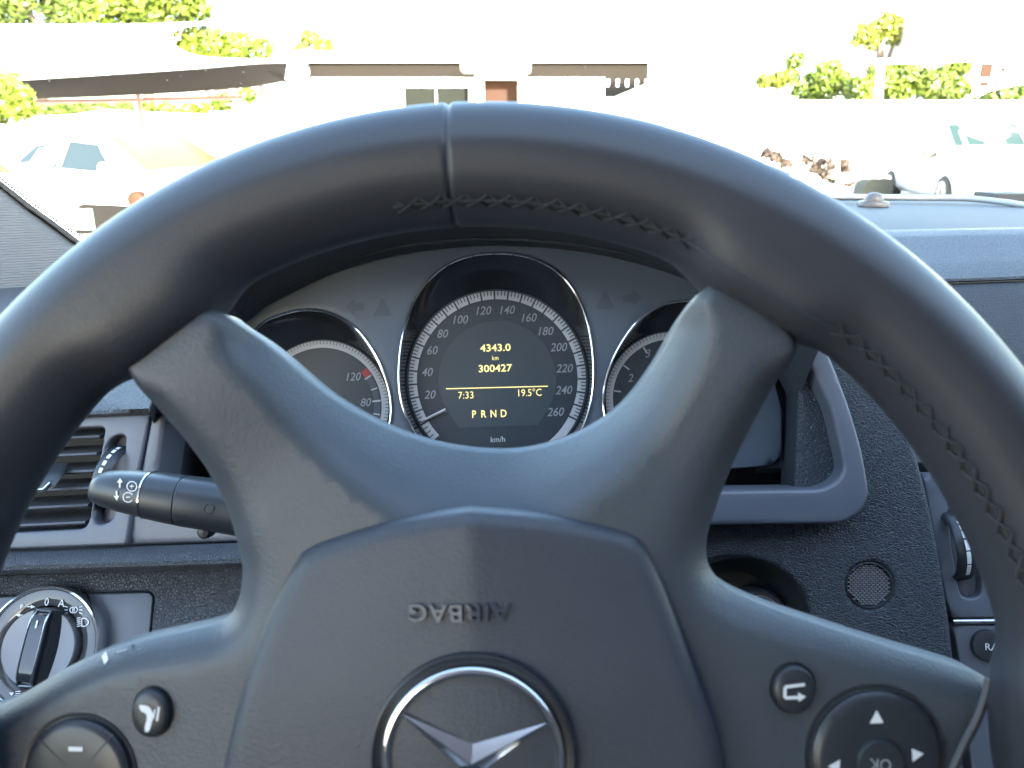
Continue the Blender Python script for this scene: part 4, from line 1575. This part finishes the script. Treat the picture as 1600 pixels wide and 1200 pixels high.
GT = 'trees beyond the walls'
tree('broadleaf_tree', 'broad green tree above the white carport at top left corner', 'tree', GT, 60, [(-40, -30, 75), (30, 0, 55), (95, -10, 50), (70, -60, 70), (0, 20, 40), (110, 25, 30)], 26, 7500, 0.115, 1)
tree('broadleaf_tree', 'bright yellow-green tree above the carport beside the corner tree', 'tree', GT, 210, [(160, 5, 45), (215, -5, 50), (270, -5, 45), (190, -50, 60), (300, 10, 25), (240, 25, 30)], 24, 6500, 0.115, 0)
tree('broadleaf_tree', 'green tree showing through the leaf-shaped gap in the white fascia', 'tree', GT, 330, [(290, 60, 35), (330, 75, 35), (372, 70, 28), (410, 75, 18), (300, 90, 30), (345, 100, 25)], 25, 4200, 0.10, 0)
tree('broadleaf_tree', 'small pale tree top just left of the white building roof', 'tree', GT, 495, [(485, 60, 14), (505, 72, 16), (470, 78, 14), (515, 90, 14)], 34, 900, 0.14, 2)
tree('broadleaf_tree', 'small round tree farthest left of the right-hand trees', 'tree', GT, 1208, [(1195, 127, 13), (1215, 125, 15), (1232, 118, 13)], 36, 1086, 0.116, 2)
tree('broadleaf_tree', 'bushy green tree left of the white leaning post', 'tree', GT, 1280, [(1262, 135, 24), (1290, 120, 28), (1312, 130, 22), (1240, 95, 15), (1280, 145, 24), (1300, 105, 16)], 30, 3368, 0.104, 0)
tree('broadleaf_tree', 'tall slim tree rising above the white leaning post', 'tree', GT, 1372, [(1338, 66, 10), (1408, 32, 9), (1412, 66, 8), (1384, 24, 8), (1345, 42, 8), (1352, 55, 17), (1372, 45, 19), (1392, 38, 19), (1398, 58, 15), (1365, 65, 15)], 38, 2072, 0.128, 2)
tree('broadleaf_tree', 'dense green tree around the foot of the white leaning post', 'tree', GT, 1400, [(1340, 140, 24), (1375, 125, 26), (1410, 118, 28), (1400, 145, 26), (1445, 130, 26), (1470, 140, 24), (1350, 155, 16)], 28, 4922, 0.099, 0)
tree('broadleaf_tree', 'yellow-green tree above the white carport beam in front of the house', 'tree', GT, 1520, [(1482, 55, 13), (1515, 60, 17), (1545, 58, 17), (1530, 75, 17), (1470, 82, 15), (1500, 90, 15), (1560, 50, 10)], 40, 2591, 0.139, 2)
tree('broadleaf_tree', 'yellow-green tree left of the red-shuttered house', 'tree', GT, 1490, [(1480, 115, 17), (1492, 140, 19), (1500, 105, 15), (1475, 155, 15)], 29, 1812, 0.099, 0)
hs = 'shrubs along the walls'
tree('shrub', 'leafy green shrub at left edge beside the carport', 'shrub', hs, 15, [(-20, 140, 28), (12, 128, 22), (32, 146, 22), (10, 165, 26), (40, 168, 16), (-30, 175, 30), (28, 172, 20)], 11.5, 2400, 0.06, 0, False)
tree('shrub', 'green hedge shrub under the left half of the carport', 'shrub', hs, 120, [(60, 175, 16), (90, 170, 16), (125, 172, 16), (160, 172, 16), (195, 170, 15)], 20.5, 1500, 0.09, 1, False)
tree('shrub', 'green hedge shrub under the carport right of its middle post', 'shrub', hs, 280, [(230, 170, 14), (262, 172, 14), (295, 172, 14), (320, 170, 12), (345, 160, 16), (390, 150, 14)], 20.7, 1300, 0.09, 0, False)
tree('shrub', 'low dark green shrub on top of white wall at right edge', 'shrub', hs, 1580, [(1545, 155, 14), (1570, 150, 16), (1598, 148, 18), (1630, 148, 20), (1520, 160, 10)], 24.5, 1100, 0.12, 1, False)

# white steel carport at the right
wc = thing('white_pergola', 'white leaning post with long white beam at upper right', 'pergola', base_m(Wy(1370, 160, 22)[0], 22))
part('post', MB().tube([Wy(1362, 330, 22), Wy(1376, 96, 22)], 0.10, 10), M_WPAINT, wc)
b_ = MB()
p0, p1 = Wy(1372, 96, 22), Wy(1720, 84, 25)
for dz in (0,):
    b_.add([(p0[0], p0[1], p0[2] - 0.06), (p1[0], p1[1], p1[2] - 0.1), (p1[0], p1[1], p1[2] + 0.1), (p0[0], p0[1], p0[2] + 0.06),
            (p0[0], p0[1] + 0.2, p0[2] - 0.06), (p1[0], p1[1] + 0.2, p1[2] - 0.1), (p1[0], p1[1] + 0.2, p1[2] + 0.1), (p0[0], p0[1] + 0.2, p0[2] + 0.06)],
           [(0, 1, 2, 3), (7, 6, 5, 4), (0, 4, 5, 1), (3, 2, 6, 7), (0, 3, 7, 4), (1, 5, 6, 2)])
part('beam', b_, M_WPAINT, wc, angle=0)
# house at right
Yh = 33
ho = thing('house', 'white house with red-brown shutters at right edge above the wall', 'house', base_m(Wy(1600, 150, Yh)[0], Yh))
h_ = MB()
box_w(h_, (1522, 78), (1900, 330), Yh, Yh + 9)
part('wall', h_, M_WPAINT, ho)
rf = MB()
p, q = Wy(1508, 77, Yh - 0.8), Wy(1900, 77, Yh - 0.8)
z0 = p[2]
rf.add([(p[0], Yh - 0.8, z0), (q[0], Yh - 0.8, z0), (q[0], Yh + 4.5, z0 + 1.6), (p[0], Yh + 4.5, z0 + 1.6), (p[0], Yh + 9.8, z0), (q[0], Yh + 9.8, z0)],
       [(0, 1, 2, 3), (3, 2, 5, 4), (0, 3, 4), (1, 5, 2), (0, 4, 5, 1)])
part('roof', rf, mat('terracotta', (0.62, 0.50, 0.42), 0.8, vary=0.2, vscale=3), ho, angle=0)
for a, b in (((1535, 99), (1549, 121)), ((1533, 127), (1545, 135)), ((1566, 105), (1571, 112)), ((1556, 131), (1562, 136))):
    s_ = MB()
    box_w(s_, a, b, Yh - 0.06, Yh + 0.05)
    part('window', s_, M_DOORB, ho)


# vehicles
def car(name, label, group, x, y, head, stations, wheels, windows, extras=None, z=None, wheel_r=0.31):
    """local axes: x forward, y to the car's left, z up. stations: (x, z sill, z belt, z roof, half width belt, half width roof)"""
    M_ = np.eye(4)
    c, s_ = math.cos(head), math.sin(head)
    M_[:3, :3] = [[c, -s_, 0], [s_, c, 0], [0, 0, 1]]
    M_[:3, 3] = (x, y, gz(x) if z is None else z)
    t = thing(name, label, 'car' if 'van' not in name else 'van', M_, group)
    rows = []
    for sx, zs, zb, zr, wb, wr in stations:
        half = [(0.0, zs), (wb * 0.85, zs), (wb * 0.97, zs + 0.10), (wb, (zs + zb) / 2), (wb * 0.985, zb), (wr + 0.02, zr - 0.07 if zr - zb > 0.15 else zr - 0.01), (wr - 0.06, zr - 0.01), (wr * 0.5, zr + 0.015), (0.0, zr + 0.02)]
        ring_ = [(sx, a, b) for a, b in half] + [(sx, -a, b) for a, b in half[::-1][1:-1]]
        rows.append(ring_)
    body = part('body', MB().grid(rows, closed_u=True, cap=True), M_CARW, t, M_, 45)
    for wx in wheels:
        for sd_ in (-1, 1):
            yy = sd_ * (stations[len(stations) // 2][4] - 0.08)
            w_ = MB()
            prof = [(0.55, -0.09), (0.92, -0.10), (1.0, -0.07), (1.0, 0.07), (0.92, 0.10), (0.62, 0.105), (0.6, 0.08)]
            rows = [[(wx + wheel_r * r * math.cos(a), yy + sd_ * h, wheel_r + wheel_r * r * math.sin(a)) for a in np.linspace(0, 2 * math.pi, 32, endpoint=False)] for r, h in prof]
            w_.grid(rows, closed_u=True, flip=sd_ > 0)
            wo_ = part('wheel', w_, M_TYRE, t, M_)
            ri = MB()
            for k in range(6):
                a = k * math.pi / 3
                d = np.array([math.cos(a), math.sin(a)])
                n = np.array([-d[1], d[0]]) * 0.03
                pts = [d * 0.05 + n, d * 0.05 - n, d * wheel_r * 0.6 - n, d * wheel_r * 0.6 + n]
                V = [(wx + q[0], yy + sd_ * 0.11, wheel_r + q[1]) for q in pts] + [(wx + q[0], yy + sd_ * 0.085, wheel_r + q[1]) for q in pts]
                ri.add(V, [(0, 1, 2, 3), (7, 6, 5, 4), (0, 4, 5, 1), (1, 5, 6, 2), (2, 6, 7, 3), (3, 7, 4, 0)])
            rows = [[(wx + wheel_r * r * math.cos(a), yy + sd_ * h, wheel_r + wheel_r * r * math.sin(a)) for a in np.linspace(0, 2 * math.pi, 24, endpoint=False)] for r, h in ((0.62, 0.108), (0.56, 0.108), (0.55, 0.08))]
            ri.grid(rows, closed_u=True)
            part('rim', ri, M_ALLOY, wo_, M_)

    def side(xa, f, sd_):
        xs_ = [q[0] for q in stations]
        order = np.argsort(xs_)
        g_ = lambda j: float(np.interp(xa, np.array(xs_)[order], np.array([q[j] for q in stations])[order]))
        zb, zr, wb, wr = g_(2), g_(3), g_(4), g_(5)
        p0 = np.array([wb * 0.985, zb])
        p1 = np.array([wr + 0.02, zr - 0.07])
        q = p0 + (p1 - p0) * f
        return (xa, sd_ * (q[0] + 0.006), q[1])
    for kind, pts in windows:
        if kind == 'side':
            for sd_ in (-1, 1):
                V = [side(a, f, sd_) for a, f in pts]
                V2 = [(a, b - sd_ * 0.02, c_) for a, b, c_ in V]
                n = len(V)
                F = [tuple(range(n)), tuple(range(n, 2 * n))[::-1]] + [(i, n + i, n + (i + 1) % n, (i + 1) % n) for i in range(n)]
                if sd_ > 0:
                    F = [f[::-1] for f in F]
                part('side_window', MB().add(V, F and [tuple(f) for f in F]) if False else MB().add(V + V2, F), mat('side_glass', (0.020, 0.028, 0.032), 0.25, spec=0.15), t, M_, 0)
        else:
            V = [np.array(p) for p in pts]
            n_ = np.cross(V[1] - V[0], V[3] - V[0])
            n_ /= np.linalg.norm(n_)
            F = [(0, 1, 2, 3), (7, 6, 5, 4), (0, 4, 5, 1), (1, 5, 6, 2), (2, 6, 7, 3), (3, 7, 4, 0)]
            part(kind, MB().add([v + n_ * 0.012 for v in V] + [v - n_ * 0.02 for v in V], F), M_CARGL, t, M_, 0)
    if extras:
        extras(t, M_)
    return t


M_CARGL = mat('car_glass', (0.075, 0.050, 0.024), 0.25, spec=0.15)
sedan = [(2.2, 0.32, 0.62, 0.66, 0.70, 0.55), (2.1, 0.22, 0.70, 0.75, 0.82, 0.65), (1.6, 0.2, 0.82, 0.88, 0.87, 0.72), (0.95, 0.2, 0.90, 0.96, 0.88, 0.72), (0.25, 0.2, 0.93, 1.36, 0.88, 0.60), (-0.3, 0.2, 0.94, 1.42, 0.88, 0.60),
         (-1.0, 0.2, 0.95, 1.36, 0.88, 0.60), (-1.65, 0.2, 0.97, 1.05, 0.87, 0.66), (-2.1, 0.24, 0.93, 0.99, 0.82, 0.66), (-2.2, 0.35, 0.85, 0.9, 0.74, 0.60)]
sed_win = [('side', [(0.55, 0.12), (-0.35, 0.12), (-0.35, 0.92), (0.15, 0.92)]), ('side', [(-0.42, 0.12), (-1.3, 0.12), (-1.0, 0.90), (-0.42, 0.92)]),
           ('windscreen', [(0.93, -0.66, 0.99), (0.93, 0.66, 0.99), (0.28, 0.54, 1.36), (0.28, -0.54, 1.36)]), ('rear_window', [(-1.02, -0.54, 1.35), (-1.02, 0.54, 1.35), (-1.62, 0.60, 1.09), (-1.62, -0.60, 1.09)])]
van = [(2.05, 0.34, 0.70, 0.76, 0.72, 0.6), (1.95, 0.22, 0.82, 0.90, 0.84, 0.70), (1.55, 0.2, 0.96, 1.02, 0.88, 0.74), (1.15, 0.2, 1.02, 1.10, 0.89, 0.74), (0.35, 0.2, 1.05, 1.72, 0.89, 0.70), (-0.2, 0.2, 1.06, 1.80, 0.89, 0.72),
       (-1.8, 0.2, 1.06, 1.80, 0.89, 0.72), (-2.1, 0.25, 1.05, 1.74, 0.86, 0.70), (-2.16, 0.35, 1.0, 1.60, 0.82, 0.66)]
van_win = [('side', [(0.80, 0.05), (-0.25, 0.05), (-0.25, 0.86), (0.38, 0.86)]), ('windscreen', [(1.12, -0.68, 1.13), (1.12, 0.68, 1.13), (0.40, 0.62, 1.68), (0.40, -0.62, 1.68)])]


def mirrors(t, M_, x=0.75, z=1.0, w=0.9, m=None):
    for sd_ in (-1, 1):
        a = MB()
        rows = []
        for k, r in ((-0.13, 0.02), (-0.10, 0.07), (0.0, 0.085), (0.09, 0.07), (0.12, 0.02)):
            rows.append([(x + r * 0.8 * math.cos(q), sd_ * (w + 0.13) + k, z + r * math.sin(q)) for q in np.linspace(0, 2 * math.pi, 12, endpoint=False)])
        a.grid(rows, closed_u=True, cap=True)
        part('mirror', a, m or M_CARW, t, M_)


def bumper_plate(t, M_, end, plate_w=0.52, plate_h=0.11, zc=0.5, recess=(0.6, 0.3, 0.75), lamp=True, round_lamp=False):
    s_ = 1 if end > 0 else -1
    hw_, z0, z1 = recess
    b_ = MB()
    for y0, y1 in ((-hw_, hw_),):
        poly_ = rpoly([(y0, z0, 0.05), (y1, z0, 0.05), (y1 * 0.92, z1, 0.1), (y0 * 0.92, z1, 0.1)], 4)
        b_.prism(poly_, 0, 0.05)
        b_.v = [(end + s_ * (zz - 0.015), yy, z_) for yy, z_, zz in b_.v]
    g_ = part('bumper_recess', b_, mat('bumper_grey', (0.010, 0.009, 0.008), 0.9, spec=0.1), t, M_, 30)
    p_ = MB().box((min(end + s_ * 0.036, end + s_ * 0.05), -plate_w / 2, zc - plate_h / 2), (max(end + s_ * 0.036, end + s_ * 0.05), plate_w / 2, zc + plate_h / 2))
    if plate_w:
        part('number_plate', p_, M_WPAINT, g_, M_, 0)
    if lamp:
        for sd_ in (-1, 1):
            l_ = MB()
            rows = [[(end - s_ * 0.05 + s_ * h, sd_ * 0.66 + 0.11 * r * math.cos(q), 0.66 + 0.075 * r * math.sin(q)) for q in np.linspace(0, 2 * math.pi, 16, endpoint=False)] for r, h in ((1, 0), (1, 0.06), (0.7, 0.1), (0, 0.11))]
            l_.grid(rows, closed_u=True)
            part('headlight' if s_ > 0 else 'tail_lamp', l_, MATS['lamp_lens'] if s_ > 0 else MATS['tail_lens'], t, M_)


mat('lamp_lens', (0.6, 0.6, 0.6), 0.15)
mat('tail_lens', (0.35, 0.12, 0.04), 0.2)
GC = 'white vehicles parked outside'
# white van at right, facing us
p = Wy(1470, 219, 14.4)
van_low = [(a, b, c, d * 0.90 if d > 1.3 else d, e, f) for a, b, c, d, e, f in van]
van_w = []


def van_extras(t, M_):
    mirrors(t, M_, 0.78, 0.98, 0.86, M_TRUNK)
    V = [np.array(p_) for p_ in ((1.12, -0.68, 1.12), (1.12, 0.68, 1.12), (0.42, 0.60, 1.50), (0.42, -0.60, 1.50))]
    n_ = np.cross(V[1] - V[0], V[3] - V[0])
    n_ /= np.linalg.norm(n_)
    F = [(0, 1, 2, 3), (7, 6, 5, 4), (0, 4, 5, 1), (1, 5, 6, 2), (2, 6, 7, 3), (3, 7, 4, 0)]
    w_ = part('windscreen', MB().add([v + n_ * 0.015 for v in V] + [v - n_ * 0.02 for v in V], F), mat('green_tint_glass', (0.020, 0.034, 0.028), 0.3, spec=0.2), t, M_, 0)
    for a, b in ((0.12, 0.40), (0.60, 0.90)):
        e = [V[0] + (V[1] - V[0]) * a, V[0] + (V[1] - V[0]) * b]
        up_ = V[3] - V[0]
        pth = [e[0] + up_ * 0.05, e[0] + up_ * 0.62, (e[0] + e[1]) / 2 + up_ * 0.78, e[1] + up_ * 0.62, e[1] + up_ * 0.05]
        part('headrest', MB().tube([q + n_ * 0.012 for q in pth], 0.04, 6), M_WPAINT, w_, M_)


car('white_van', 'white van with dark door mirror facing the viewer at the right edge', GC, p[0] + 1.28, 15.8, math.radians(180 + 84), van_low, (1.35, -1.35), van_w, van_extras, z=-0.10)
lb = MB()  # solid block added in place of the dark shadow beside the van
p, q = Wy(1346, 304, 16.5), Wy(1398, 280, 16.5)
lb.prism(rpoly([(p[0], p[2] - 0.3, 0), (q[0], p[2] - 0.3, 0), (q[0], q[2], 0.03), (p[0] + 0.06, q[2], 0.18)]), 0, 0.5)
lb.v = [(x, 16.5 + zz, y) for x, y, zz in lb.v]
solo('shadow_block', lb, mat('grey_green_shadow', (0.05, 0.052, 0.04), 0.9, bump=('noise', 20, 0.02)), 'low grey-green block standing in for the shadow between the marker post and the white van', 'shadow block', angle=30)
# cars at left
car('parked_car', 'white parked car with bluish side windows below the garden wall', GC, -4.9, 10.5, math.radians(-25), sedan, (1.35, -1.35), sed_win, lambda t, M_: (mirrors(t, M_), bumper_plate(t, M_, 2.2, 0.5, 0.1, 0.45)), z=-0.20)
car('parked_car', 'white parked car cut off by the left edge of the picture', GC, -7.0, 9.2, math.radians(-25), sedan, (1.35, -1.35), sed_win, lambda t, M_: (mirrors(t, M_), bumper_plate(t, M_, 2.2, 0.5, 0.1, 0.45)), z=-0.22)
# low trailer with its tail board towards us
q = Wy(120, 341, 6.6)
tM = base_m(q[0] + 0.25, 6.6, gz(q[0]))
tr_ = thing('trailer', 'low white trailer with number plate in dark grey tail recess', 'trailer', tM)
zc = q[2]
b_ = MB()
b_.prism(rpoly([(q[0] - 0.75, zc - 0.22, 0.05), (q[0] + 1.2, zc - 0.22, 0.05), (q[0] + 1.2, zc + 0.20, 0.08), (q[0] - 0.75, zc + 0.20, 0.08)]), 0, 2.0)
b_.v = [(x, 6.62 + zz, y) for x, y, zz in b_.v]
part('body', b_, M_CARW, tr_, angle=30)
r_ = MB()
r_.prism(rpoly([(Wy(58, 0, 6.6)[0], zc - 0.13, 0.02), (Wy(178, 0, 6.6)[0], zc - 0.13, 0.02), (Wy(170, 0, 6.6)[0], zc + 0.10, 0.08), (Wy(70, 0, 6.6)[0], zc + 0.12, 0.05)]), 0, 0.06)
r_.v = [(x, 6.58 + zz, y) for x, y, zz in r_.v]
tb_ = part('tail_recess', r_, mat('bumper_grey', (0.01, 0.009, 0.008), 0.9), tr_, angle=30)
n_ = MB()
box_w(n_, (96, 327), (146, 358), 6.55, 6.575)
part('number_plate', n_, M_WPAINT, tb_, angle=0)
lc = Wy(207, 314, 6.5)
l_ = MB().lathe(0, 0, [(0.075, -0.08), (0.075, 0.0), (0.066, 0.012), (0.05, 0.016), (0.0, 0.02)], 24)
l_.v = [(x + lc[0], 6.56 - zz, y + lc[2]) for x, y, zz in l_.v]
l_.f = [tuple(reversed(f)) for f in l_.f]
part('tail_lamp', l_, mat('amber_lens', (0.034, 0.018, 0.010), 0.6, spec=0.1), tr_)
for sd_ in (-0.85, 1.3):
    w_ = MB()
    rows = [[(q[0] + sd_ + h, 7.7 + 0.27 * r * math.cos(a), gz(q[0]) + 0.27 + 0.27 * r * math.sin(a)) for a in np.linspace(0, 2 * math.pi, 28, endpoint=False)] for r, h in ((0.0, -0.07), (0.6, -0.07), (0.95, -0.08), (1, -0.05), (1, 0.05), (0.95, 0.08), (0.6, 0.07), (0.0, 0.07))]
    part('wheel', w_.grid(rows, closed_u=True), M_TYRE, tr_)

# heap of brown plants and pale stones, marker post
GS = 'pale stones in the planting bed'
stones = [(1222, 262, 16), (1248, 268, 14), (1240, 252, 12), (1262, 285, 18), (1285, 292, 12), (1300, 296, 10), (1322, 278, 10), (1275, 300, 12), (1318, 298, 9), (1250, 300, 14)]
where = ['leftmost pale stone beside the steering wheel rim', 'rounded pale stone under the dry plants left', 'upper pale stone among the dry brown plants', 'largest pale stone in front of the dry plants',
         'pale stone left of the marker post foot', 'small pale stone at the marker post foot', 'pale stone right of the marker post, halfway up', 'low pale stone in front of the largest one',
         'small low pale stone right of the marker post', 'low pale stone nearest the rim']
mst = mat('pale_stone', (0.50, 0.45, 0.36), 0.9, bump=('noise', 8, 0.03), vary=0.2, vscale=4)
for (x, y, r), lb in zip(stones, where):
    Y = 13.0 + (300 - y) * 0.03
    c = Wy(x, y, Y)
    rr = r * Y / FPX
    V, F = [], []
    rows = []
    for i in range(7):
        ph = math.pi * (i / 6 - 0.5)
        rows.append([np.array([math.cos(ph) * math.cos(q), math.cos(ph) * math.sin(q), 0.75 * math.sin(ph)]) * rr * (1 + 0.18 * math.sin(3 * q + x) * math.cos(2 * ph + y)) for q in np.linspace(0, 2 * math.pi, 12, endpoint=False)])
    Ms = np.eye(4)
    Ms[:3, 3] = c
    solo('stone', MB().grid(rows, closed_u=True, cap=True), mst, lb, 'stone', Ms, GS, 60)
M_DRY = [mat('dry_leaf', (0.040, 0.026, 0.018), 0.8, vary=0.4, vscale=3)]
for x, lob, lb in ((1215, [(1198, 240, 9), (1212, 246, 10), (1228, 256, 9), (1222, 275, 10)], 'brown dry plant behind the stones next to the rim'),
                   (1280, [(1265, 262, 14), (1285, 262, 18), (1302, 255, 12), (1280, 280, 14), (1262, 245, 10), (1304, 280, 10)], 'big brown dry plant left of the marker post'),
                   (1322, [(1319, 256, 9), (1322, 266, 7), (1326, 284, 8)], 'small brown dry plant right of the marker post')):
    Y = 14.0
    bx = Wy(x, 200, Y)[0]
    M_ = base_m(bx, Y)
    lobes = [tuple(Wy(a, b, Y)) + (r * Y / FPX,) for a, b, r in lob]
    o = solo('dry_plant', leaf_cloud(lobes, 420, 0.07).xf(np.linalg.inv(M_)), M_DRY[0], lb, 'plant', M_, 'dry plants in the bed', 0)
mp_ = thing('marker_post', 'thin white marker post with yellow reflector beside the dry plants', 'post', base_m(Wy(1309, 290, 13.5)[0], 13.5))
part('pole', MB().tube([Wy(1308, 330, 13.5), Wy(1309, 240, 13.5)], 0.03, 8), M_WPAINT, mp_)
y_ = MB()
box_w(y_, (1300, 270), (1308, 279), 13.44, 13.47)
part('reflector', y_, mat('yellow_plastic', (0.7, 0.42, 0.02), 0.5), mp_)
